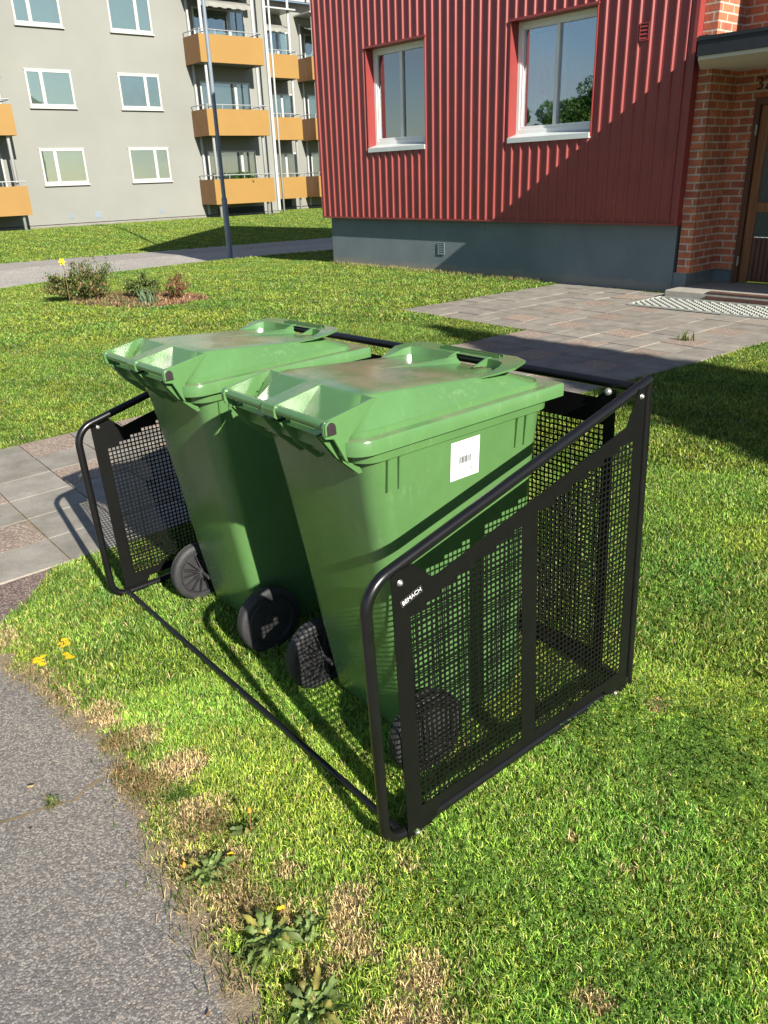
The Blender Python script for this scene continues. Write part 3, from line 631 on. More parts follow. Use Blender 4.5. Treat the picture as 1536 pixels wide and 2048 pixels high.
# ------------------------------------------------------------------ wheelie bins
def bin_matrix(A,B,t):
    c,s=math.cos(t),math.sin(t)
    return MR@Matrix(((c,-s,0,A),(s,c,0,B),(0,0,1,0),(0,0,0,1)))
def smoothstep(t): t=max(0,min(1,t)); return t*t*(3-2*t)
def make_bin(label):
    root=thing('wheelie_bin',label,'wheelie bin',group='green wheelie bins in the rack')
    # body
    mb=MB(); rings=[]
    prof=[(.012,.198,.235,.650,.030),(.035,.208,.222,.672,.034),(.10,.212,.210,.682,.042),(.30,.219,.180,.694,.052),(.55,.228,.150,.706,.058),(.80,.243,.118,.720,.060),(.958,.256,.098,.733,.060),(.962,.268,.070,.745,.060),(.996,.270,.066,.748,.060)]
    for z,hx,y0,y1,r in prof: rings.append(rrect(-hx,hx,y0,y1,r,z,7))
    mb.loft(rings); body=mb.build('body',M_BIN,root)
    # paired ribs under the rim, both sides
    for sg in (-1,1):
        for y in (.150,.186,.606,.641):
            mb=MB(); z0,z1=.868,.957; x0,x1=.2435,.2535
            P=[(sg*x0,y-.003,z0),(sg*(x0+.011),y-.003,z0+.004),(sg*(x1+.011),y-.003,z1),(sg*x1,y-.003,z1)]; Q=[(a,b+.006,c) for a,b,c in P]
            mb.add(P+Q,[(0,1,2,3),(7,6,5,4),(0,4,5,1),(1,5,6,2),(2,6,7,3),(3,7,4,0)]); mb.build('rim_rib',M_BIN,body)
    # reinforcing frame line on the back wall low down
    # hinge gussets on the body
    mb=MB()
    for x in (-.222,-.205,-.045,.04,.200,.218):
        mb.prism([(-.012,1.046),(.018,1.052),(.070,1.0),(.100,.93),(.088,.93),(.03,.985),(-.004,1.035)],'x',x-.003,x+.003)
    mb.prism([(-.006,1.046),(.03,1.046),(.075,.985),(.07,.975),(.02,1.03)],'x',-.222,.218)
    mb.build('hinge_bracket',M_BIN,body)
    # wheels
    for sg in (-1,1):
        wz,wy,r=.122,.210,.125; c=(sg*.277,wy,wz); inn=-sg
        mb=MB()
        mb.lathe([(-.024,.096),(-.025,.108),(-.0225,r-.006),(-.018,r-.0015),(-.016,r-.004),(-.014,r-.001),(-.008,r),(-.0065,r-.003),(-.005,r),(.005,r),(.0065,r-.003),(.008,r),(.014,r-.001),(.016,r-.004),(.018,r-.0015),(.0225,r-.006),(.025,.108),(.024,.096),(-.024,.096)],'x',c,64,caps=False)
        w=mb.build('wheel',M_RUB,root)
        mb=MB()
        mb.lathe([(-.022,.0965),(-.010,.094),(.010,.094),(.022,.0965)],'x',c,48,caps=False)
        mb.lathe([(sg*.020,.0965),(sg*.0275,.093),(sg*.0275,.086),(sg*.012,.082),(sg*.010,.030),(sg*.024,.026),(sg*.026,.012),(sg*.026,.001)],'x',c,48)
        mb.lathe([(inn*.022,.0965),(inn*.028,.094),(inn*.028,.089),(inn*.012,.088)],'x',c,48,caps=False)
        mb.lathe([(inn*.006,.024),(inn*.034,.020),(inn*.034,.012)],'x',c,24)
        mb.lathe([(inn*.0065,.093),(inn*.0068,.001)],'x',c,32,caps=False)
        for k in range(14):
            a=2*PI*k/14; ca,sa=math.cos(a),math.sin(a); x0=c[0]+inn*.006
            def q(rad,off,xx): return (xx,c[1]+ca*rad-sa*off,c[2]+sa*rad+ca*off)
            h0,h1,rad0,rad1=.031,.025,.018,.090
            V=[q(rad0,-.0016,x0),q(rad0,.0016,x0),q(rad1,.0016,x0),q(rad1,-.0016,x0),q(rad0,-.0016,c[0]+inn*h0),q(rad0,.0016,c[0]+inn*h0),q(rad1,.0016,c[0]+inn*h1),q(rad1,-.0016,c[0]+inn*h1)]
            mb.add(V,[(0,1,2,3),(7,6,5,4),(0,4,5,1),(1,5,6,2),(2,6,7,3),(3,7,4,0)])
        mb.build('hub',M_HUB,w)
        mb=MB(); mb.tube([(sg*.19,wy,wz),(sg*.29,wy,wz)],.010,12); mb.build('axle',M_HUB,w)
    # handle
    mb=MB(); mb.tube([(-.250,0,1.073),(.250,0,1.073)],.0125,18); hd=mb.build('handle',M_LID,root)
    for x0,x1 in ((-.254,-.248),(.246,.2555)):
        mb=MB()
        pts=[(.012*math.cos(t),1.073+.013*math.sin(t)) for t in [PI*k/10 for k in range(11)]]+[(-.012,1.057),(.012,1.057)]
        mb.prism(pts,'x',x0,x1); mb.build('end_cap',M_CAP,hd)
    # ---- lid
    mb=MB()
    def zt(y): return 1.1125-.034*smoothstep((y-.13)/.5)-.006*(y-.13)
    # skirt
    def rr2(hx,y0,y1,rb,rf,z,n=8):
        out=[]
        for cx,cy,a0,r in ((hx-rf,y1-rf,0,rf),(-hx+rf,y1-rf,PI/2,rf),(-hx+rb,y0+rb,PI,rb),(hx-rb,y0+rb,1.5*PI,rb)):
            for k in range(n+1):
                a=a0+PI/2*k/n; out.append((cx+r*math.cos(a),cy+r*math.sin(a),z))
        return out
    rings=[rr2(.284,.040,.764,.062,.010,.990),rr2(.289,.034,.770,.066,.012,.992),rr2(.290,.033,.771,.067,.012,1.022),rr2(.287,.036,.768,.064,.010,1.0275),rr2(.267,.050,.748,.055,.010,1.030),rr2(.264,.052,.725,.055,.05,1.0265)]
    mb.loft(rings,cap1=False)
    # plateau from base ledge to sloping top; rings share vertex count
    def ring(hx,y0,y1,r,zf): return [(x,y,zf(x,y)) for x,y,_ in rrect(-hx,hx,y0,y1,r,0,8)]
    base=rings[-1]
    r1=ring(.2635,.0515,.715,.055,lambda x,y:1.030)
    r2=ring(.2625,.052,.713,.055,lambda x,y:1.044)
    def slope(f):
        return ring(.260-.053*f,.052+.076*f,.712-.085*f,.055-.015*f,lambda x,y:1.040+(zt(min(max(y,.13),.63))-1.040)*f)
    rs=[slope(f) for f in (.0,.04,.5,.93,.985)]
    last=ring(.203,.134,.622,.038,lambda x,y:zt(y)+.0005)
    mb.loft([base,r1,r2]+rs[1:]+[last],cap0=False,cap1=False)
    # top grid surface (slightly crowned)
    n=len(last); 
    V=list(last); F=[]
    inner=ring(.16,.175,.585,.03,lambda x,y:zt(y)+.002); inner2=ring(.08,.26,.50,.02,lambda x,y:zt(y)+.0035)
    mb.loft([last,inner,inner2],cap0=False,cap1=True)
    lid=mb.build('lid',M_LID,root)
    # long raised moulding on the lid, running to the front lip
    mb=MB(); L_=[];N=16
    for k in range(N+1):
        t=k/N; y=.285+.335*t; h=.0015+.017*t**1.6; xc=-.048+.030*t+.02*t*t; z=zt(y)
        L_.append([(xc-.075*(1-.5*t)-.02,y,z-.003),(xc-.012,y,z+h),(xc,y,z+h),(xc+.016+.012*t,y,z-.003)])
    V=[p for r in L_ for p in r]; F=[(i*4+k,i*4+k+1,(i+1)*4+k+1,(i+1)*4+k) for i in range(N) for k in range(3)]; mb.add(V,F,True); mb.add([V[-4],V[-3],V[-2],V[-1]],[(0,1,2,3)])
    mb.prism([(.575,1.085),(.628,1.079),(.648,1.101),(.634,1.103)],'x',-.014,-.008)
    mb.prism([(.575,1.085),(.628,1.079),(.648,1.101),(.634,1.103)],'x',.118,.123)
    mb.build('lid_moulding',M_LID,lid)
    # front lip: flared rim wrapped round the front corners, with hand opening
    mb=MB()
    path=[(-.205,.50),(-.205,.55),(-.203,.590),(-.192,.612),(-.165,.624),(-.12,.627),(-.014,.627),(.118,.627),(.165,.624),(.192,.612),(.203,.590),(.205,.55),(.205,.50)]
    def off(i,d):
        a=path[max(i-1,0)]; b=path[min(i+1,len(path)-1)]; tx,ty=b[0]-a[0],b[1]-a[1]; l=math.hypot(tx,ty); return (path[i][0]-ty/l*d,path[i][1]+tx/l*d)
    wts=[0,.42,.86,1.08,1.06,1,1,1,1.06,1.08,.86,.42,0]
    ins=[];mid=[];top_=[];und=[];botr=[];br_=[]
    for i,wt in enumerate(wts):
        z0=zt(path[i][1])-.002; x,y=path[i]; ins.append((x,y,z0)); q=off(i,.005*wt); mid.append((q[0],q[1],z0+.025*wt)); q2=off(i,.060*wt+.004); top_.append((q2[0],q2[1],z0+.026*wt+.001)); q3=off(i,.058*wt+.004); und.append((q3[0],q3[1],z0+.022*wt-.002)); q4=off(i,.020*wt); botr.append((q4[0],q4[1],z0+.018*wt-.003)); q5=off(i,.007); br_.append((q5[0],q5[1],z0-.004))
    rows=[ins,mid,top_,und,botr,br_]
    for r in range(5):
        for i in range(len(path)-1):
            if r==0 and path[i][0]>-.02 and path[i+1][0]<.12: continue
            if r==4 and path[i][0]>-.02 and path[i+1][0]<.12: continue
            mb.add([rows[r][i],rows[r][i+1],rows[r+1][i+1],rows[r+1][i]],[(0,1,2,3)],True)
    # ribs on the grip
    for yy in (.652,.668):
        mb.box(-.10,.15,yy-.0012,yy+.0012,1.098,1.1075)
    mb.build('lid_grip',M_LID,lid)
    # rear hinge pockets: side cheeks, centre strap, back wall
    mb=MB()
    cheek=[(.142,1.112),(.128,1.1135),(.0,1.0905),(-.012,1.087),(-.0175,1.075),(-.0175,1.056),(-.013,1.047),(.010,1.042),(.036,.985),(.0445,.973),(.040,1.0),(.052,1.034)]
    for x0,x1 in ((-.247,-.238),(.238,.247)): mb.prism(cheek,'x',x0,x1)
    strap=[(.150,1.112),(.126,1.1135),(.0,1.0905),(-.012,1.087),(-.0165,1.075),(-.0165,1.058),(-.010,1.052),(.012,1.052),(.060,1.035)]
    mb.prism(strap,'x',-.038,.026)
    mb.add([(-.238,.136,1.1125),(.238,.136,1.1125),(.238,.046,1.012),(-.238,.046,1.012)],[(0,1,2,3)])
    for x0,x1 in ((-.255,-.239),(.239,.2555)):   # collars round the tube ends
        mb.prism([(.0165*math.cos(t),1.0735+.0165*math.sin(t)) for t in [PI*k/10 for k in range(11)]]+[(-.0165,1.056),(.0165,1.056)],'x',x0+(.002 if x0>0 else 0),x1-(.002 if x0>0 else 0))
    mb.build('lid_hinge',M_LID,lid,bevel=.0015)
    return root
def copy_tree(o,parent=None):
    c=o.copy(); COL.objects.link(c); c.parent=parent
    if parent is not None: c.matrix_parent_inverse=o.matrix_parent_inverse.copy()
    for ch in list(o.children): copy_tree(ch,c)
    return c
bin2=make_bin('green wheelie bin nearer the camera, with a white barcode sticker on its side')
bin1=copy_tree(bin2); bin1['label']='green wheelie bin further left, with no sticker and a sunlit glossy lid'
bin2.matrix_world=bin_matrix(-.445,.089,-.018); bin1.matrix_world=bin_matrix(-1.315,.090,.002)
# sticker on bin2 side (plane x ~ local side wall)
def sidex(z): return float(np.interp(z,[.55,.80,.958],[.228,.243,.256]))
st=MB(); Y0,Y1,Z0,Z1=.362,.466,.835,.944
def sp(y,z,e=.0012): return (sidex(z)+e,y,z)
st.add([sp(Y0,Z0),sp(Y1,Z0),sp(Y1,Z1),sp(Y0,Z1)],[(0,1,2,3)]); sticker=st.build('sticker',M_WHITE,bin2)
ink=MB()
def irect(u0,u1,v0,v1): ink.add([sp(Y0+(Y1-Y0)*u,Z1-(Z1-Z0)*v,.0018) for u,v in ((u0,v1),(u1,v1),(u1,v0),(u0,v0))],[(0,1,2,3)])
u=.30
for w_,g_ in ((.035,.02),(.012,.018),(.03,.012),(.012,.012),(.02,.02),(.012,.012),(.034,.012),(.012,.02),(.02,.02),(.012,.018),(.03,0)):
    irect(u,u+w_,.42,.60); u+=w_+g_
ink.build('barcode',M_INK,sticker)
ink=MB()
def dashes(u0,u1,v,h=.014):
    u=u0
    while u<u1: 
        w_=random.uniform(.015,.05); irect(u,min(u+w_,u1),v,v+h); u+=w_+.012
for a in ((.12,.22,.14),(.42,.50,.12),(.12,.62,.21),(.12,.34,.32),(.42,.56,.30),(.12,.86,.66),(.14,.30,.78),(.14,.42,.84)): dashes(*a)
ink.build('label_print',simple('faint_print',(.22,.22,.24),.6,.05,9),sticker)
ink=MB()
for k in range(24):
    a,b=2*PI*k/24,2*PI*(k+1)/24; ink.add([sp(Y0+(Y1-Y0)*(.72+r*math.cos(t)),Z1-(Z1-Z0)*(.82+r*math.sin(t)),.0018) for r,t in ((.09,a),(.09,b),(.082,b),(.082,a))],[(0,1,2,3)])
irect(.69,.75,.775,.80); irect(.69,.75,.825,.85); irect(.70,.74,.75,.765)
ink.build('label_emblem',M_INK,sticker)
# small bright blue rag seen just above the front bend of the rack
# ------------------------------------------------------------------ red house
def frameM(origin,yaw):
    return Matrix.Translation((origin[0],origin[1],0))@Matrix.Rotation(yaw,4,'Z')
MH=frameM(O_RED,-.85741)
house=thing('apartment_house','red corrugated metal clad house on a blue grey plinth with a brick entrance','house',MH)
# local: x = along wall, y = inwards, z up ; cladding face at y=-.10, plinth face at y=0
HB=6.7; DEP=9.0; CX0,CX1=-.10,7.34
mb=MB(); mb.box(0,7.30,.0,DEP-.1,-.3,.90); mb.build('plinth',M_PLINTH,house)
# corrugated front, built around window openings
WINS=[(1.33,2.75,2.0,3.56),(4.50,5.93,2.0,3.52),(1.33,2.75,4.85,6.4),(4.50,5.93,4.85,6.4)]
def clad_profile(x):   # outward offset of the ribbed sheet at x, period .166
    P=.166; t=(x-CX0)%P; 
    return 0
def cladding():
    mb=MB(); P=.1655; d=.021
    xs_=[]; x=CX0
    while x<CX1-.01:
        for dx,o in ((0,0.),(.022,d),(.040,d),(.054,0.)):
            if x+dx<CX1: xs_.append((x+dx,o))
        x+=P
    xs_.append((CX1,0.))
    # insert window edges
    ev=sorted(set([w[0] for w in WINS]+[w[1] for w in WINS]))
    pr=interp(xs_); allx=sorted(set([q[0] for q in xs_]+ev))
    y0=-.098
    for a,b in zip(allx[:-1],allx[1:]):
        if b-a<1e-6: continue
        c=(a+b)/2; zs=[(.90,HB)]
        for w in WINS:
            if w[0]<=c<=w[1]:
                nz=[]
                for z0,z1 in zs:
                    if w[2]>z0 and w[3]<z1: nz+=[(z0,w[2]),(w[3],z1)]
                    else: nz.append((z0,z1))
                zs=nz
        for z0,z1 in zs: mb.add([(a,y0-pr(a),z0),(b,y0-pr(b),z0),(b,y0-pr(b),z1),(a,y0-pr(a),z1)],[(0,1,2,3)])
    return mb
cladding().build('cladding',M_RED,house,auto=False)
mb=MB(); x=CX0+.105
while x<CX1-.05:
    for z_ in (.935,1.80,3.80,4.7):
        if not any(w[0]-.03<x<w[1]+.03 and w[2]-.05<z_<w[3]+.05 for w in WINS): mb.lathe([(-.0,.007),(-.004,.007),(-.007,.004)],'y',(x,-.098,z_),8)
    x+=.1655
mb.build('cladding_screws',M_REDTRIM,house,kind='stuff')
# end wall, rear wall, right end of upper storey, all ribbed end wall simple vertical ribs
mb=MB(); x=-.1; y=-.085; P=.1655
while y<DEP:
    mb.add([(-.088,y,.90),(-.088,y+.104,.90),(-.088,y+.104,HB),(-.088,y,HB)],[(0,1,2,3)]); mb.add([(-.088,y+.104,.90),(-.066,y+.11,.90),(-.066,y+.11,HB),(-.088,y+.104,HB)],[(0,1,2,3)])
    mb.add([(-.066,y+.11,.90),(-.066,y+P-.006,.90),(-.066,y+P-.006,HB),(-.066,y+.11,HB)],[(0,1,2,3)]); mb.add([(-.066,y+P-.006,.90),(-.088,y+P,.90),(-.088,y+P,HB),(-.066,y+P-.006,HB)],[(0,1,2,3)]); y+=P
mb.box(-.06,16,DEP-.1,DEP,.90,HB)
mb.build('end_cladding',M_RED,house,auto=False)
# trims
mb=MB(); mb.box(-.118,-.058,-.117,-.052,.895,HB); mb.box(-.105,CX1+.01,-.122,-.001,.872,.8985); mb.box(CX1-.035,CX1+.012,-.125,-.0,.9,HB); mb.build('corner_trim',M_REDTRIM,house)
# windows
def window(w,idx,upper=False):
    x0,x1,z0,z1=w; rev=.10   # frame face depth (inwards from plinth plane)
    mb=MB(); T=.012
    mb.box(x0-T,x0,-.118,rev,z0,z1+T); mb.box(x1,x1+T,-.118,rev,z0,z1+T); mb.box(x0-T-.012,x1+T+.012,-.128,-.06,z1,z1+.03); mb.box(x0,x1,-.06,rev,z1,z1+.012)
    rv=mb.build('window_reveal',M_REDTRIM,house)
    mb=MB(); mb.prism([(-.138,z0-.03),(-.138,z0+.035),(rev-.05,z0+.085),(rev-.05,z0-.03)],'x',x0+.0005,x1-.0005); mb.build('window_sill',M_SILL,house)
    fx0,fx1,fz0,fz1=x0+.002,x1-.002,z0+.080,z1-.002; f=.055; cx=x0+(x1-x0)*.485
    mb=MB(); ya,yb_=rev-.05,rev+.04
    mb.box(fx0,fx0+f,ya,yb_,fz0,fz1); mb.box(fx1-f,fx1,ya,yb_,fz0,fz1); mb.box(fx0+f,fx1-f,ya,yb_,fz0,fz0+f+.01); mb.box(fx0+f,fx1-f,ya,yb_,fz1-f,fz1)
    win=mb.build('window',M_WIN,house,bevel=.003)
    mb=MB(); s=.042; ix0,ix1,iz0,iz1=fx0+f,fx1-f,fz0+f+.01,fz1-f; yc,yd=ya+.012,yb_-.01
    mb.box(ix0,ix0+s,yc,yd,iz0,iz1); mb.box(ix1-s,ix1,yc,yd,iz0,iz1); mb.box(ix0+s,ix1-s,yc,yd,iz0,iz0+s); mb.box(ix0+s,ix1-s,yc,yd,iz1-s,iz1); mb.box(cx-.03,cx+.03,yc-.006,yd,iz0+s,iz1-s)
    mb.build('window_sash',M_WIN,win,bevel=.003)
    mb=MB(); mb.box(ix0+s,cx-.03,yc+.03,yc+.036,iz0+s,iz1-s); mb.box(cx+.03,ix1-s,yc+.03,yc+.036,iz0+s,iz1-s); mb.build('pane',M_GLASS,win)
    # room recess: back and side faces
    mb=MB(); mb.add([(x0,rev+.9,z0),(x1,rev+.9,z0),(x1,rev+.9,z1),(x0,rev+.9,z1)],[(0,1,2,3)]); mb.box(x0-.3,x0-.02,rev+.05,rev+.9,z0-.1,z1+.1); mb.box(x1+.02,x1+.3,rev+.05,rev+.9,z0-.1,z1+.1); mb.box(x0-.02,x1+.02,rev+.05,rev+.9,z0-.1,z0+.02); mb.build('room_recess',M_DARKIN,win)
    return win
w1=window(WINS[0],0); w2=window(WINS[1],1); window(WINS[2],2); window(WINS[3],3)
# curtains and blinds inside windows
def wavy(x0,x1,y,z0,z1,amp=.02,n=40,f=9):
    mb=MB(); V=[]
    for k in range(n+1):
        x=x0+(x1-x0)*k/n; yy=y+amp*math.sin(k*f*2*PI/n); V+=[(x,yy,z0),(x,yy,z1)]
    mb.add(V,[(2*k,2*k+2,2*k+3,2*k+1) for k in range(n)],True); return mb
wavy(1.42,1.62,.24,2.08,3.45,.02,30,4).build('curtain',M_CURTR,w1)
mb=MB(); 
for k in range(30): mb.add([(1.45,.19,3.48-k*.021),(2.68,.19,3.48-k*.021),(2.68,.205,3.466-k*.021),(1.45,.205,3.466-k*.021)],[(0,1,2,3)])
mb.build('venetian_blind',M_CURT,w1)
wavy(1.62,2.66,.62,2.05,2.9,.02,40,7).build('curtain',simple('blue_grey_curtain',(.12,.16,.22),.9,.1,5),w1)
wavy(4.57,5.12,.40,2.08,3.4,.02,40,8).build('curtain',M_CURT,w2); wavy(5.62,5.88,.34,2.08,3.4,.02,24,5).build('curtain',M_CURT,w2)
# vents
def vent(x,z,w,h,mat,y,name,n=6):
    mb=MB(); mb.box(x-w/2-.012,x-w/2,y-.012,y,z-h/2-.012,z+h/2+.012); mb.box(x+w/2,x+w/2+.012,y-.012,y,z-h/2-.012,z+h/2+.012); mb.box(x-w/2,x+w/2,y-.012,y,z-h/2-.012,z-h/2); mb.box(x-w/2,x+w/2,y-.012,y,z+h/2,z+h/2+.012)
    for k in range(n):
        zz=z-h/2+h*(k+.5)/n; mb.prism([(y-.012,zz-h/n*.35),(y-.001,zz+h/n*.3),(y-.001,zz+h/n*.15),(y-.009,zz-h/n*.35)],'x',x-w/2,x+w/2)
    v=mb.build(name,mat,house); return v
M_VD=simple('vent_dark',(.02,.022,.025),.7,.1,5)
mb=MB(); mb.box(2.93,3.07,-.0035,-.002,.32,.50); mb.build('vent_opening',M_VD,house)
vent(3.0,.41,.13,.17,M_PLINTH,-.004,'wall_vent')
mb=MB(); mb.box(6.58,6.70,-.112,-.1095,3.03,3.21); mb.build('vent_opening',M_VD,house)
vent(6.64,3.12,.11,.17,M_REDTRIM,-.112,'wall_vent',4)
mb=MB(); mb.lathe([(-.002,.075),(-.008,.072),(-.010,.06)],'y',(3.93,0,.79),24); mb.build('pipe_cover',M_PLINTH,house)
# brick entrance
def brick_quad(mb,uvs,p0,p1,z0,z1,uo=0):
    L_=math.hypot(p1[0]-p0[0],p1[1]-p0[1]); mb.add([(p0[0],p0[1],z0),(p1[0],p1[1],z0),(p1[0],p1[1],z1),(p0[0],p0[1],z1)],[(0,1,2,3)]); uvs+=[(uo,z0),(uo+L_,z0),(uo+L_,z1),(uo,z1)]
def brick_obj():
    mb=MB(); uv=[]
    zb=.28
    brick_quad(mb,uv,(7.355,-.002),(7.53,-.002),zb,HB,.02); brick_quad(mb,uv,(7.53,-.002),(7.53,.66),zb,HB,.195); 
    brick_quad(mb,uv,(7.53,.66),(7.80,.66),zb,2.62,.05); brick_quad(mb,uv,(7.53,.66),(12.4,.66),2.62,HB,.05); brick_quad(mb,uv,(8.80,.66),(9.9,.66),zb,2.62,.12); brick_quad(mb,uv,(7.80,.66),(8.80,.66),2.32,2.62,.32)
    brick_quad(mb,uv,(9.9,.66),(9.9,-.002),zb,HB,.0); brick_quad(mb,uv,(9.9,-.002),(16,-.002),zb,HB,.0)
    me=bpy.data.meshes.new('brick_wall'); me.from_pydata(mb.v,[],mb.f); ul=me.uv_layers.new(name='UVMap'); 
    for i,l in enumerate(me.loops): ul.data[i].uv=uv[l.vertex_index]
    return link('brick_wall',me,M_BRICK,house)
brick_obj()
mb=MB(); mb.box(7.300,7.49,.012,.3,-.3,.28); mb.box(7.3,7.50,.3,.9,-.3,.28); mb.box(7.50,7.80,.70,.9,-.3,.28); mb.box(9.94,16,.012,.9,-.3,.28); mb.box(8.8,9.94,.7,.9,-.3,.28); mb.build('entrance_plinth',M_PLINTH,house)
# grey skirt between brick step-in (concrete under bricks)
# canopy
can=[(7.42,.66),(7.42,-.10),(7.86,-.97),(14.4,-.97),(14.4,.66)]
mb=MB(); mb.prism([(x,y) for x,y in can],'z',2.632,2.668); mb.build('canopy_soffit',M_SOFFIT,house)
mb=MB(); mb.prism([(7.405,.655),(7.405,-.105),(7.85,-.985),(14.42,-.985),(14.42,.655)],'z',2.668,2.84); mb.prism([(7.39,.655),(7.39,-.11),(7.84,-1.0),(14.44,-1.0),(14.44,.655)],'z',2.815,2.85)
# lip fascia
mb.build('canopy',M_FELT,house)
mb=MB(); mb.prism([(7.375,-.128),(7.50,-.14),(7.54,.0),(7.54,.64),(7.535,.64),(7.535,-.0),(7.375,-.0)],'z',2.86,2.98)
mb.build('roof_flashing',M_FELT,house)
# door
dx0,dx1=7.80,8.80; dy=.72
mb=MB(); mb.box(dx0,dx0+.07,.64,dy+.06,.12,2.32); mb.box(dx1-.07,dx1,.64,dy+.06,.12,2.32); mb.box(dx0+.07,dx1-.07,.64,dy+.06,2.24,2.32); mb.build('door_frame',M_DOORD,house,bevel=.004)
mb=MB(); a,b=dx0+.07,dx1-.07; f=.115
mb.box(a,a+f,dy-.03,dy+.02,.13,2.24); mb.box(b-f,b,dy-.03,dy+.02,.13,2.24); mb.box(a+f,b-f,dy-.03,dy+.02,2.12,2.24)
V=[(a+f,1.06),(b-f,.98),(b-f,1.10),(a+f,1.14)]
mb.prism([(a+f,1.00),(b-f,1.00),(b-f,1.12),(a+f,1.12)],'y',dy-.03,dy+.02)
door=mb.build('door',M_DOOR,house,bevel=.004)
mb=MB(); mb.box(a+f,b-f,dy-.008,dy-.002,1.12,2.12); mb.box(a+f,b-f,dy-.008,dy-.002,.70,1.0); mb.build('door_glass',M_RIBG,door)
mb=MB(); mb.box(a+f,b-f,dy-.01,dy+.02,.14,.685); x=a+f
while x<b-f-.01: mb.box(x+.004,min(x+.056,b-f),dy-.024,dy-.0102,.14,.695); x+=.062
mb.build('door_boards',M_DOORD,door,bevel=.003)
mb=MB(); mb.box(dx0+.06,dx0+.075,.612,.64,1.90,2.02); mb.build('door_hinge',M_GREYM,door)
mb=MB(); mb.box(dx0+.06,dx0+.075,.612,.64,.34,.46); mb.build('door_hinge',M_GREYM,door)
mw=Matrix.Translation((7.875,.657,2.47))@Matrix(((1,0,0,0),(0,0,-1,0),(0,1,0,0),(0,0,0,1)))
text_mesh('32',.20,'house_number',simple('black_number',(.012,.012,.012),.5,.05,5),house,mw,.008)
# roof
mb=MB(); ov=.5
rz=HB; ridge=HB+DEP/2*.5
mb.prism([(-.10,HB),(DEP,HB),(DEP/2,ridge)],'x',-.09,-.05)
mb.build('gable',M_RED,house)
mb=MB()
for s in (0,1):
    y0=-.10-ov if s==0 else DEP+ov; z0=HB-ov*.5+.05
    mb.add([(-.35,y0,z0),(16.3,y0,z0),(16.3,DEP/2,ridge+.1),(-.35,DEP/2,ridge+.1),(-.35,y0,z0+.14),(16.3,y0,z0+.14),(16.3,DEP/2,ridge+.24),(-.35,DEP/2,ridge+.24)],[(0,1,2,3),(7,6,5,4),(0,4,5,1),(0,3,7,4),(1,5,6,2)])
mb.build('roof',M_ROOFT,house)
# entrance step, threshold, mats
mb=MB(); mb.box(7.45,9.92,-.42,.70,-.1,.115); st_=mb.build('doorstep',M_STEP,bevel=.012); st_.matrix_world=MH; tag(st_,'grey concrete doorstep in front of the wooden door','step')
st_['label']='grey concrete step below the brown wooden entrance door'
# rubber grid mat: real grid
def gridmat():
    mb=MB(); x0,x1,y0,y1=7.42,9.6,-1.22,-.455; s=.110; z0,z1=.022,.040
    mb.box(x0,x1,y0,y0+.012,z0,z1); mb.box(x0,x1,y1-.012,y1,z0,z1); mb.box(x0,x0+.012,y0+.012,y1-.012,z0,z1); mb.box(x1-.012,x1,y0+.012,y1-.012,z0,z1)
    # diamond lattice of small pads
    nx=int((x1-x0)/s); ny=int((y1-y0)/s)
    for i in range(nx*2):
        for j in range(ny*2):
            if (i+j)%2: continue
            cx=x0+.045+i*s/2*1.0; cy=y0+.045+j*s/2
            if cx>x1-.04 or cy>y1-.04: continue
            r=.0245
            mb.prism([(cx-r,cy),(cx,cy-r*.9),(cx+r,cy),(cx,cy+r*.9)],'z',z0+.006,z1+.003)
    mb.box(x0+.012,x1-.012,y0+.012,y1-.012,z0-.004,z0+.004,mi=1)
    o=mb.build('grate_mat',[M_MAT,simple('mat_dark',(.13,.13,.115),.9,.2,20)]); o.matrix_world=MH; tag(o,'pale lattice door grate lying on the paving before the step','door grate')
gridmat()
mb=MB()
for k in range(5): mb.box(8.02+k*.27,8.02+k*.27+.258,-.445,-.425+.0,.02,.085); mb.box(8.02+k*.27,8.02+k*.27+.258,-.425,-.30,.117,.131)
o=mb.build('brick_edging',simple('brown_edging_bricks',(.085,.04,.03),.8,.2,12,.2,60)); o.matrix_world=MH; tag(o,'row of dark brown bricks along the edge of the doorstep','edging')
# ornaments behind the window: pots with plants and a pink lantern
def pot_plant(x,y,z,label,green,h):
    r=thing('potted_plant',label,'potted plant',MH@Matrix.Translation((x,y,z)),'pot plants on the window ledge')
    mb=MB(); mb.lathe([(0,.040),(.09,.055),(.10,.058),(.10,.05),(.085,.048)],'z',(0,0,0),20); mb.build('pot',M_POTW if not green else simple('green_pot',(.05,.14,.06),.4,.1,9),r)
    n=260; P=np.zeros((n,3)); P[:,2]=.09; c=np.array([.05,.12,.03])*(.6+.8*RNG.random((n,1)))
    P[:,0]=RNG.normal(0,.025,n); P[:,1]=RNG.normal(0,.02,n)
    blades('foliage',P,h*(.4+.6*RNG.random(n)),.014*np.ones(n),c,lean=.9,mat=M_LEAF,parent=r)
for x,l,g,h in ((4.78,'small pot plant in the left pane of the larger red house window, nearest the curtain',1,.18),(4.98,'leafy pot plant just left of the middle bar of the large window',0,.2),(5.36,'dark pot plant just right of the middle bar of the large window',1,.26),(5.60,'white pot plant nearest the right edge of the large window',0,.3)):
    pot_plant(x,.22,2.05,l,g,h)
mb=MB(); mb.lathe([(0,.05),(.02,.062),(.30,.062),(.32,.04)],'z',(0,0,0),20); o=mb.build('paper_lantern',M_PINK); o.matrix_world=MH@Matrix.Translation((4.80,.30,2.62)); tag(o,'pink paper lantern hanging inside the large window','lantern')
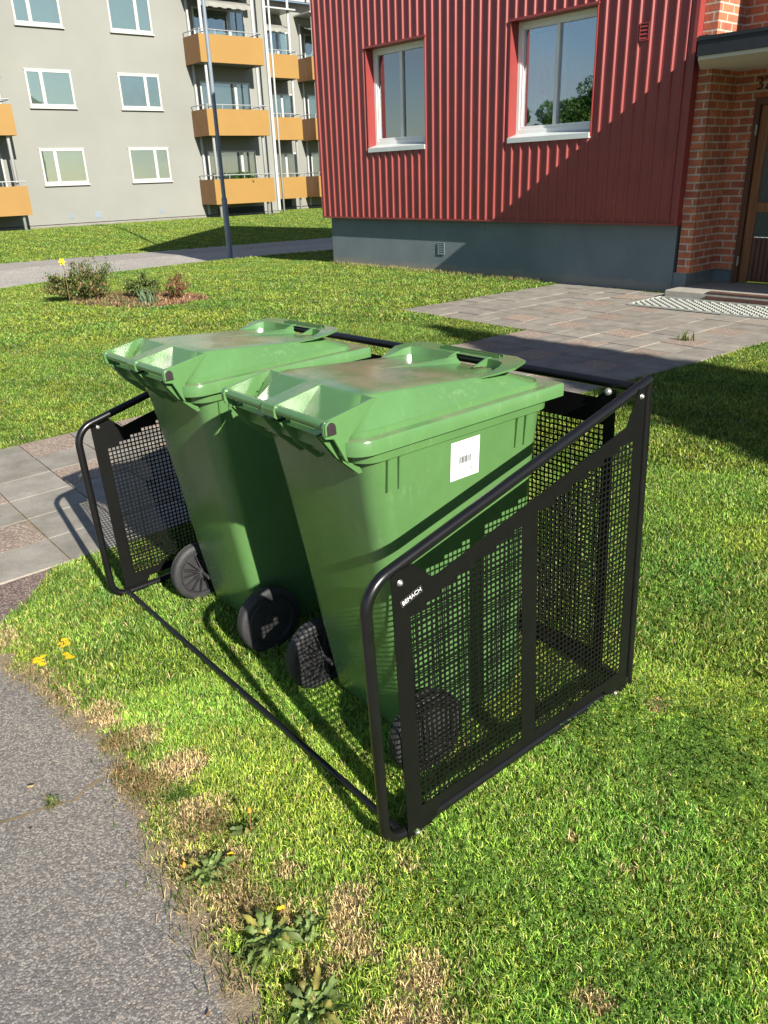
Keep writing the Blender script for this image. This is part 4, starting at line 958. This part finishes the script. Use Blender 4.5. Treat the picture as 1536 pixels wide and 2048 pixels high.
mb=MB(); mb.lathe([(0,.035),(.10,.045),(.11,.045)],'z',(0,0,0),16); o=mb.build('candle_holder',M_POTW); o.matrix_world=MH@Matrix.Translation((2.42,.2,2.05)); tag(o,'white candle holder inside the narrow left window','candle holder')
# ------------------------------------------------------------------ far grey building
MG=frameM((-11.9355,36.382),.6709)
gbd=thing('apartment_building','pale grey rendered apartment building with ochre balconies across the road','apartment building',MG)
# y inwards; facade y=0 from x=-14..9.2 ; second part wall at y=3.75
GH=12.6
mb=MB(); mb.box(-22,9.2,0,12,.14,GH); mb.build('facade',M_RENDER,gbd)
mb=MB(); mb.box(-22,9.22,-.02,12,-.6,.115); mb.box(9.2,30,3.73,14,-.6,.10); mb.build('base_strip',M_CONC,gbd)
mb=MB(); mb.box(9.2,30,3.75,14,.14,9.95); mb.build('rear_wing',M_RENDER,gbd)
mb=MB(); mb.add([(9.1,3.2,9.98),(30.5,3.2,9.98),(30.5,9,12.9),(9.1,9,12.9)],[(0,1,2,3)]); mb.build('roof',M_ROOFT,gbd)
mb=MB(); mb.tube([(9.2,3.15,9.93),(30,3.15,9.93)],.07,10); mb.build('gutter',M_WHITEM,gbd)
mb=MB(); mb.box(9.12,9.26,-.10,.02,.15,GH); mb.tube([(8.55,-1.50,.1),(8.55,-1.50,GH)],.05,10); mb.build('downpipe',M_WHITEM,gbd)
def gwin(x0,x1,z0,z1,split,pane_tint=True,y=0.):
    mb=MB(); f=.075; ya,yb_=y-.035,y+.03; cx=x0+(x1-x0)*split
    mb.box(x0,x0+f,ya,yb_,z0+.05,z1); mb.box(x1-f,x1,ya,yb_,z0+.05,z1); mb.box(x0+f,x1-f,ya,yb_,z1-f,z1); mb.box(x0+f,x1-f,ya,yb_,z0+.05,z0+.05+f*1.5); mb.box(cx-f*.9,cx+f*.9,ya,yb_,z0+.05+f*1.5,z1-f)
    mb.prism([(y-.10,z0-.01),(y-.10,z0+.02),(y-.0,z0+.055),(y-.0,z0-.01)],'x',x0-.04,x1+.04)
    mb.box(x0-.03,x1+.03,y-.05,y-.001,z1+.002,z1+.035)
    w=mb.build('window',M_WINF,gbd)
    mb=MB(); mb.box(x0+f,cx-f*.9,y-.016,y-.010,z0+.05+f*1.5,z1-f); mb.box(cx+f*.9,x1-f,y-.016,y-.010,z0+.05+f*1.5,z1-f); mb.build('pane',M_GLASS2,w)
    mb=MB(); mb.box(x0+f,x1-f,y-.006,y-.003,z0+.1,z1-f); mb.build('pane_tint' ,M_PANETINT if pane_tint else simple('dark_pane_tint',(.10,.14,.15),.6,.15,3),w)  # sheet behind the glass; the pale one carries a painted sky reflection
for zi,(za,zb_) in enumerate(((1.63,3.02),(4.50,5.87),(7.35,8.75),(10.2,11.6))):
    for x0,x1,sp_ in ((-2.0,-.18,.335),(1.78,3.62,.65),(-8.6,-6.8,.65)):
        gwin(x0,x1,za,zb_,sp_,not(zi==1 and x0>0))
for x in (-1.15,.0,2.95):
    mb=MB(); w_=.09 if x else .14; mb.box(x-w_,x+w_,-.012,.0,.42-w_*.9,.42+w_*.9); 
    for k in range(5): mb.box(x-w_*.85,x+w_*.85,-.02,-.012,.42-w_*.7+k*w_*.34,.42-w_*.6+k*w_*.34)
    mb.build('basement_vent',simple('vent_blue_grey',(.20,.25,.29),.5,.05,4),gbd)
def balcony(x0,x1,yw,zi,side_l=True,win=True,plants=False,dep=1.45):
    zb0=.60+2.87*zi-(.02*zi); zt_=zb0+1.06; yf=yw-dep
    mb=MB(); mb.box(x0,x1,yf,yf+.04,zb0,zt_); mb.box(x1-.04,x1,yf+.04,yw,zb0,zt_); pn=mb.build('balcony_panel',M_YEL,gbd)
    mb=MB(); n=9
    for k in range(n): 
        ya=yf+.042+(dep-.05)*k/n; mb.box(x0-.002,x0+.03,ya+.004,ya+(dep-.05)/n-.004,zb0,zt_)
    mb.box(x0+.004,x0+.026,yf+.042,yw,zb0+.01,zt_-.01); mb.build('balcony_side',M_BALW,pn)
    mb=MB(); mb.box(x0+.02,x1-.02,yf+.02,yw,zb0+.04,zb0+.20); mb.build('balcony_floor',M_CONC,pn)
    mb=MB(); zr=zt_+.17; mb.tube([(x0+.02,yw-.05,zr),(x0+.02,yf+.02,zr),(x1-.02,yf+.02,zr),(x1-.02,yw-.05,zr)],.022,8)
    x=x0+.05
    while x<x1+.01: mb.tube([(x,yf+.02,zt_-.05),(x,yf+.02,zr)],.014,6); x+=(x1-x0-.1)/4
    mb.tube([(x0+.02,yw-.5,zt_-.05),(x0+.02,yw-.5,zr)],.014,6); mb.build('balcony_rail',M_GREYM,pn)
    # door + window behind
    if win:
        xa,xb=x0+.55,x0+2.35; za,zb_=zb0+.95,zb0+2.28; y=yw; f=.07
        mb=MB(); mb.box(xa,xa+f,y-.05,y-.002,za,zb_); mb.box(xb-f,xb,y-.05,y-.002,za,zb_); mb.box(xa+f,xb-f,y-.05,y-.002,zb_-f,zb_); mb.box(xa+f,xb-f,y-.05,y-.002,za,za+f)
        mb.box(xb,xb+.06,y-.05,y-.002,zb0+.2,zb_); mb.box(xb+.70,xb+.76,y-.05,y-.002,zb0+.2,zb_); mb.box(xb+.06,xb+.70,y-.05,y-.002,zb0+.2,zb0+1.0); mb.box(xb+.06,xb+.70,y-.05,y-.002,zb_-.07,zb_)
        w=mb.build('window',M_WINF,gbd)
        mb=MB(); mb.box(xa+f,xb-f,y-.03,y-.02,za+f,zb_-f); mb.box(xb+.06,xb+.70,y-.03,y-.02,zb0+1.0,zb_-.07); mb.build('pane',M_GLASS2,w)
        mb=MB(); mb.box(xa+f,xb-f,y-.015,y-.006,za+f,zb_-f); mb.box(xb+.06,xb+.70,y-.015,y-.006,zb0+1.0,zb_-.07); mb.build('dark_interior',simple('room_dark%d'%zi,(.05,.065,.07) if zi!=2 else (.2,.26,.26),.7,.2,2),w)
M_AWN=simple('grey_awning_cloth',(.22,.22,.20),.9,.15,3)
def awning(x0,x1,yw,z,dep=1.25):
    mb=MB(); n=12
    for k in range(n):
        a,b=x0+(x1-x0)*k/n,x0+(x1-x0)*(k+1)/n
        mb.add([(a,yw-.02,z),(b,yw-.02,z),(b,yw-dep,z-.42),(a,yw-dep,z-.42)],[(0,1,2,3)]); mb.add([(a,yw-dep,z-.42),(b,yw-dep,z-.42),(b,yw-dep-.01,z-.58-.03*(k%2)),(a,yw-dep-.01,z-.58-.03*(k%2))],[(0,1,2,3)])
    mb.build('awning',M_AWN,gbd)
awning(5.25,7.95,0.,9.0); awning(10.1,12.3,3.75,8.95); awning(13.6,16.2,3.75,8.95)
def posts(x0,x1,yw,dep=1.45):
    mb=MB(); 
    for x,y in ((x0+.30,yw-dep+.22),(x1-.30,yw-dep+.22)): mb.tube([(x,y,-.3),(x,y,GH)],.065,10)
    mb.box(x0+.25,x0+.33,yw-.12,yw-.002,.15,9); 
    mb.build('balcony_post',M_WHITEM,gbd)
for x0,x1,yw in ((5.0,8.15,0.),(-6.6,-3.15,0.),(9.9,12.5,3.75),(13.35,16.5,3.75)):
    for zi in range(4 if yw==0 else 3): balcony(x0,x1,yw,zi)
    posts(x0,x1,yw)
    mb=MB(); mb.box(x0,x1,yw-1.5,yw,(9.3 if yw>0 else 12.05),(9.36 if yw>0 else 12.12)); mb.build('balcony_roof',M_WHITEM,gbd)
# dark openings under balconies + fringe
mb=MB(); mb.box(5.8,8.3,-.03,-.022,.15,.40); mb.build('basement_opening',M_VD,gbd)
mb=MB(); mb.box(10,12.4,3.70,3.728,.12,.5); mb.build('basement_opening',M_VD,gbd)
def balc_plant(x,y,z,label):
    r=thing('balcony_plant',label,'plant',MG@Matrix.Translation((x,y,z)))
    mb=MB(); mb.lathe([(0,.10),(.2,.14),(.22,.14)],'z',(0,0,0),16); mb.build('pot',simple('terracotta',(.35,.13,.06),.8,.1,9),r)
    n=900; P=np.stack([RNG.normal(0,.28,n),RNG.normal(0,.14,n),.25+RNG.random(n)*.45],1); c=np.array([.07,.15,.04])*(.5+1.*RNG.random((n,1)))
    blades('foliage',P,.10+.08*RNG.random(n),.06*np.ones(n),c,lean=1.2,mat=M_LEAF,parent=r)
balc_plant(6.75,-.95,1.15,'bushy green plant on the lowest corner balcony of the grey building')
# ------------------------------------------------------------------ lamp post
lx,ly=-3.95,22.4; lp=thing('lamp_post','tall slim dark grey lamp post beside the road','lamp post',Matrix.Translation((lx,ly,Hf(lx,ly))))
mb=MB(); mb.tube([(0,0,-.2),(0,0,1.6)],.075,16); mb.tube([(0,0,1.6),(0,0,1.65)],[.075,.055],16); mb.tube([(0,0,1.65),(0,0,8.2)],[.055,.042],16); mb.build('pole',M_LAMP,lp)
mb=MB(); mb.tube([(0,0,8.2),(0,0,8.35),(-.1,.1,8.45),(-.3,.3,8.5)],.03,10); arm=mb.build('lamp_arm',M_LAMP,lp)
mb=MB(); mb.prism([(-.14,-.05),(.14,-.05),(.12,.05),(-.12,.05)],'y',-.35,.35); hd=mb.build('lamp_head',M_LAMP,lp); hd.matrix_local=Matrix.Translation((-.5,.5,8.52))@Matrix.Rotation(math.radians(45),4,'Z')
# ------------------------------------------------------------------ flower bed plants
def shrub(x,y,label,cat,name,n,rx,ry,h,lw,ll,cols,nst=26,dry=.2,up=.5,group=None):
    r=thing(name,label,cat,Matrix.Translation((x,y,Hf(x,y))),group)
    mb=MB(); P=[]
    for _ in range(nst):
        a=random.random()*6.28; q=random.random()**.5; ex,ey=rx*q*math.cos(a),ry*q*math.sin(a); ez=h*(1-.55*q*q)*random.uniform(.55,1.1)
        pts=[(ex*.15*t+ex*.85*t*t,ey*.15*t+ey*.85*t*t,ez*(t**.8)) for t in (0,.3,.6,.85,1)]
        mb.tube(pts,[.006,.005,.004,.003,.0015],5)
        for k in range(n//nst):
            t=.25+.75*random.random()**.8; P.append((ex*t*(.15+.85*t)+random.gauss(0,.02+.02*t),ey*t*(.15+.85*t)+random.gauss(0,.02+.02*t),ez*t**.8+random.gauss(0,.02)))
    mb.build('stems',M_STEM,r)
    m=len(P); c=np.array([cols[RNG.integers(len(cols))] for _ in range(m)])*(.6+.8*RNG.random((m,1)))
    blades('foliage',P,ll*(.5+RNG.random(m)),lw*(.6+.8*RNG.random(m)),c,lean=1.3,mat=M_LEAF,parent=r); return r
gr=[(.10,.17,.04),(.16,.22,.06),(.20,.22,.08),(.07,.12,.03)]; brn=[(.30,.13,.07),(.36,.20,.11),(.20,.12,.06),(.24,.10,.06)]
shrub(-4.50,12.15,'large bushy green shrub with thin reddish stems at the left end of the flower bed','shrub','garden_shrub',6500,.52,.40,.56,.016,.035,gr+[brn[1]],40)
shrub(-4.22,12.45,'tall wispy green shrub standing up behind the bushy one in the bed','shrub','garden_shrub',900,.24,.18,.78,.012,.03,gr,16)
shrub(-3.55,12.2,'low green bush in the middle of the flower bed','shrub','garden_shrub',2400,.34,.24,.36,.018,.035,gr,22)
shrub(-2.95,11.95,'reddish brown low bush right of the bed middle','shrub','garden_shrub',1100,.22,.2,.34,.015,.03,brn+[gr[0]],20)
def spiky():
    r=thing('iris_plant','small spiky grey green plant at the front of the flower bed','plant',Matrix.Translation((-3.28,11.55,Hf(-3.28,11.55))))
    n=40; P=np.stack([RNG.normal(0,.05,n),RNG.normal(0,.03,n),np.zeros(n)],1); blades('leaves',P,.14+.12*RNG.random(n),.018*np.ones(n),np.array([.22,.32,.20])*(.6+.6*RNG.random((n,1))),lean=.45,mat=M_LEAF,parent=r)
spiky()
n=5200; x=-4.7+2.5*RNG.random(n); y=11.1+1.9*RNG.random(n); k=in_bed(x,y); x,y=x[k],y[k]; n=len(x)
c=np.where(((x>-3.1)|(RNG.random(n)<.35))[:,None],np.array([[.34,.20,.12]]),np.array([[.20,.19,.08]]))*(.55+.8*RNG.random((n,1)))
o=blades('dry_ground_cover',np.stack([x,y,H(x,y)],1),.03+.05*RNG.random(n),.018*np.ones(n),c,lean=1.2); tag(o,'withered brown ground cover over the flower bed','ground cover',kind='stuff')
def flower(x,y,z,name,label,r0,petals,mat,parent_label='yellow flower'):
    t=thing(name,label,'flower',Matrix.Translation((x,y,z))); return t
fl=thing('daffodil','single yellow flower standing in the left shrub of the bed','flower',Matrix.Translation((-4.55,11.95,Hf(-4.55,11.95)-.10)))
mb=MB(); mb.tube([(0,0,0),(0,0,.6),(-.01,-.02,.70)],.005,6); mb.build('stem',M_STEM,fl)
mb=MB()
for k in range(6):
    a=k*PI/3; c_,s_=math.cos(a),math.sin(a); mb.add([(0,-.03,.70),(c_*.03-s_*.015,-.035,.70+s_*.03+c_*.015),(c_*.06,-.03,.70+s_*.06),(c_*.03+s_*.015,-.035,.70+s_*.03-c_*.015)],[(0,1,2,3)])
mb.lathe([(-.035,.008),(-.055,.016),(-.058,.014)],'y',(0,-.0,.70),10); mb.build('petals',M_PETAL,fl)
# ------------------------------------------------------------------ foreground weeds
def rosette(mbv,cols,cx,cy,cz,nl,L0,L1,W0,tilt=.35,col=(.135,.215,.055)):
    for k in range(nl):
        a=2*PI*k/nl+random.uniform(-.5,.5); L_=random.uniform(L0,L1); w=W0*random.uniform(.7,1.2); el=random.uniform(.05,tilt); curl=random.uniform(.3,1.3); br=random.uniform(.5,1.35)
        N=16; ca,sa=math.cos(a),math.sin(a); fold=random.uniform(.1,.8); tw=random.uniform(-9,9); pts=[]; ph=random.random()*6; tip=random.uniform(-.8,.8); yel=random.random()<.15
        for i in range(N+1):
            t=i/N; rad=L_*t; z=L_*(math.sin(el)*t*1.7-curl*.40*t*t)+.005+.004*math.sin(t*9+ph); saw=(i%3)/2.
            wd=w*(.12+.88*t**.8)*(1-t**4)*(.72+.36*saw)*.5+.0008
            pts.append(((cx+ca*rad-sa*tw*rad*rad*.6,cy+sa*rad+ca*tw*rad*rad*.6,cz+max(z,.002)),wd,tip*t))
        V=[]
        for (p,wd,rl) in pts:
            V+= [(p[0]-sa*wd,p[1]+ca*wd,p[2]+(fold+rl)*wd),(p[0],p[1],p[2]),(p[0]+sa*wd,p[1]-ca*wd,p[2]+(fold-rl)*wd)]
        mbv.add(V,[(i*3+q,i*3+q+1,(i+1)*3+q+1,(i+1)*3+q) for i in range(N) for q in (0,1)],True)
        c=(col[0]*br*(1.7 if yel else 1),col[1]*br*(1.15 if yel else 1),col[2]*br)
        for q,(p,wd,rl) in enumerate(pts):
            e=1+.25*math.sin(q*1.7+ph); cols+=[(c[0]*e,c[1]*e,c[2],1),(min(1,c[0]*1.7),c[1]*1.35,c[2]*1.8,1),(c[0]*e,c[1]*e,c[2],1)]
def weed(x,y,label,nl,L0,L1,W0,stalks,group='dandelions at the asphalt edge'):
    r=thing('dandelion',label,'weed',Matrix.Translation((x,y,Hf(x,y)+.008)),group)
    mb=MB(); cols=[]; rosette(mb,cols,0,0,0,nl,L0,L1,W0*1.35,.32); rosette(mb,cols,.006,.004,.008,nl//2,L0*.5,L1*.7,W0*1.2,.6)
    me=bpy.data.meshes.new('leaves'); me.from_pydata(mb.v,[],mb.f); me.polygons.foreach_set('use_smooth',[True]*len(mb.f)); a=me.attributes.new('col','FLOAT_COLOR','POINT'); a.data.foreach_set('color',np.array(cols,np.float32).ravel()); link('leaves',me,M_LEAF,r)
    for (sx_,sy_,h,kind) in stalks:
        mb=MB(); mb.tube([(0,0,.005),(sx_*.4,sy_*.4,h*.7),(sx_,sy_,h)],[.0022,.0018,.0018],6); s=mb.build('stalk',simple('reddish_stalk',(.20,.09,.05),.6,.2,30) if 'reddish_stalk' not in MATS else MATS['reddish_stalk'],r)
        mb=MB()
        if kind=='y':
            for k in range(30):
                a=random.random()*6.28; q=random.uniform(.003,.010); mb.add([(sx_,sy_,h),(sx_+q*math.cos(a)-.0015*math.sin(a),sy_+q*math.sin(a)+.0015*math.cos(a),h+.004),(sx_+q*1.15*math.cos(a),sy_+q*1.15*math.sin(a),h+.003),(sx_+q*math.cos(a)+.0015*math.sin(a),sy_+q*math.sin(a)-.0015*math.cos(a),h+.004)],[(0,1,2,3)])
            mb.build('flower_head',M_PETAL,s)
        else:
            mb.lathe([(-.008,.003),(-.004,.006),(.002,.005),(.010,.002)],'z',(sx_,sy_,h),8); mb.build('bud',M_PETALO,s)
weed(-.475,1.452,'dandelion with long jagged leaves at the asphalt edge, farthest from the camera',26,.035,.080,.020,[(-.065,.02,.014,'b'),(.05,.045,.014,'y')])
weed(-.30,1.245,'large dandelion with broad green leaves in the middle of the asphalt edge',34,.035,.088,.022,[(-.045,.055,.014,'b'),(.025,.075,.02,'y')])
weed(-.185,1.085,'dandelion clump at the bottom edge of the view beside the asphalt',34,.04,.09,.022,[(-.03,.05,.02,'b')])
weed(-.215,1.265,'small upright dandelion right of the large one',14,.03,.065,.016,[])
weed(-.385,1.58,'pale tall sow thistle seedling in the dry grass',7,.03,.06,.018,[(.0,.01,.07,'b')])
def yclump(x,y,label,n):
    r=thing('yellow_flower_clump',label,'flowers',Matrix.Translation((x,y,Hf(x,y)+.0)),'yellow flowers at the lawn corner')
    mb=MB(); ms=MB()
    for _ in range(n):
        a=random.random()*6.28; q=random.random()**.5*.026; px,py,h=q*math.cos(a),q*math.sin(a),random.uniform(.03,.055); ms.tube([(px*.3,py*.3,0),(px,py,h)],.001,5)
        nn=9
        for k in range(nn):
            b=2*PI*k/nn; R2=random.uniform(.009,.014); mb.add([(px,py,h),(px+R2*.8*math.cos(b)-.002*math.sin(b),py+R2*.8*math.sin(b)+.002*math.cos(b),h+.0015),(px+R2*math.cos(b),py+R2*math.sin(b),h+.001),(px+R2*.8*math.cos(b)+.002*math.sin(b),py+R2*.8*math.sin(b)-.002*math.cos(b),h+.0015)],[(0,1,2,3)])
    mb.build('petals',M_PETAL,r); ms.build('stems',simple('green_stems',(.10,.18,.04),.6,.1,9) if 'green_stems' not in MATS else MATS['green_stems'],r)
yclump(-1.285,2.44,'largest cluster of small yellow flowers at the lawn corner by the asphalt',13)
yclump(-1.235,2.545,'yellow flower cluster highest up the lawn, behind the large cluster',8)
yclump(-1.195,2.455,'yellow flower cluster rightmost at the lawn corner',5)
# a little weed growing between slabs near the entrance
def slabweed(x,y):
    r=thing('path_weed','small green weed growing in a joint of the paved path','weed',Matrix.Translation((x,y,Hf(x,y)+.015)))
    n=14; P=np.stack([RNG.normal(0,.03,n),RNG.normal(0,.02,n),np.zeros(n)],1); blades('leaves',P,.05+.08*RNG.random(n),.018*np.ones(n),np.array([.16,.20,.06])*(.6+.6*RNG.random((n,1))),lean=.4,mat=M_LEAF,parent=r)
slabweed(3.02,7.62)
# ------------------------------------------------------------------ trees out of frame: reflections in the panes and the long shade over the path
def crown(n,f,lw,ll,cols,name,parent):
    P=[f() for _ in range(n)]; c=np.array([cols[RNG.integers(len(cols))] for _ in range(n)])*(.6+.8*RNG.random((n,1)))
    return blades(name,P,ll*(.6+.8*RNG.random(n)),lw*(.6+.8*RNG.random(n)),c,lean=1.4,mat=M_LEAF,parent=parent)
def conifer(x,y,h,rad,label):
    r=thing('spruce_tree',label,'tree',Matrix.Translation((x,y,0)))
    mb=MB(); mb.tube([(0,0,-.1),(0,0,h*.97)],[.16,.015],10); mb.build('trunk',M_BARK,r)
    def f():
        t=1-random.random()**.5*.93; z=h*t; R2=rad*(1-t)*random.uniform(.0,1.)**.4; a=random.random()*6.28; return (R2*math.cos(a),R2*math.sin(a),z)
    crown(26000,f,.10,.16,[(.03,.07,.02),(.045,.09,.03)],'crown',r)
conifer(7.25,-2.6,7.25,3.0,'dense dark conical spruce behind the camera, right of the drive')
def broadleaf(x,y,h,label,n=9000,wid=1.):
    r=thing('broadleaf_tree',label,'tree',Matrix.Translation((x,y,0)),)
    mb=MB(); mb.tube([(0,0,-.1),(.1,0,h*.3),(0,.1,h*.6),(0,0,h*.85)],[.22,.16,.1,.03],10); lobes=[]
    for k in range(22):
        a=random.random()*6.28; q=random.uniform(.05,.36)*h*wid; z=h*random.uniform(.15,.95); p=(q*math.cos(a)*(1.2-z/h),q*math.sin(a)*(1.2-z/h),z); lobes.append((p,random.uniform(.09,.15)*h)); mb.tube([(0,0,z*.6),(p[0]*.6,p[1]*.6,z*.85),p],[.07,.04,.015],6)
    mb.build('trunk',M_BARK,r)
    def f():
        p,R2=random.choice(lobes); v=Vector((random.gauss(0,1),random.gauss(0,1),random.gauss(0,1))).normalized()*R2*random.uniform(.4,1)**.5; return (p[0]+v.x,p[1]+v.y,p[2]+v.z*.8)
    crown(int(n*2.2),f,.08,.11,[(.13,.24,.05),(.18,.30,.07),(.08,.17,.04)],'crown',r)
for k,(x_,y_,h_,l_) in enumerate(((-27,8.3,5.7,'tallest leafy bush of the row left of the view'),(-27.2,9.5,5.0,'second tallest leafy bush of the row left of the view'),(-26.8,10.8,4.4,'middle bush of the low row left of the view'),(-27,12.2,4.3,'low bush second from the road in the row left of the view'),(-27.4,13.6,4.1,'low bush nearest the road in the row left of the view'))): broadleaf(x_,y_,h_,l_,4500,1.)

# fallen leaves and twigs scattered on the lawn and path
def litter(n,label,name,cols,s0,s1,cond):
    mb=MB(); cl=[]
    k=0
    while k<n:
        y=random.uniform(.9,7.5); x=random.uniform(-.5*y-.4,.5*y+.4)
        if not cond(x,y): continue
        k+=1; z=Hf(x,y)+random.uniform(.012,.022); s_=random.uniform(s0,s1); a=random.random()*6.28; c_,s2=math.cos(a),math.sin(a); t1,t2=random.uniform(-.5,.5),random.uniform(-.5,.5)
        P=[(-1,0),(-.4,.45),(.35,.4),(1,.05),(.3,-.42),(-.5,-.38)]
        mb.add([(x+s_*(c_*u-s2*v),y+s_*(s2*u+c_*v),z+s_*(t1*u*.4+t2*v*.5+.25*u*u)) for u,v in P],[(0,1,2,3,4,5)]); q=random.uniform(.6,1.2); b=random.choice(cols); cl+=[(b[0]*q,b[1]*q,b[2]*q,1)]*6
    me=bpy.data.meshes.new(name); me.from_pydata(mb.v,[],mb.f); a=me.attributes.new('col','FLOAT_COLOR','POINT'); a.data.foreach_set('color',np.array(cl,np.float32).ravel()); tag(link(name,me,M_LEAF),label,'leaf litter',kind='stuff')
litter(150,'small dry brown leaves and grit scattered over lawn, path and asphalt','leaf_litter',[(.30,.18,.08),(.40,.28,.13),(.20,.12,.06),(.45,.34,.15)],.004,.011,lambda x,y:True)
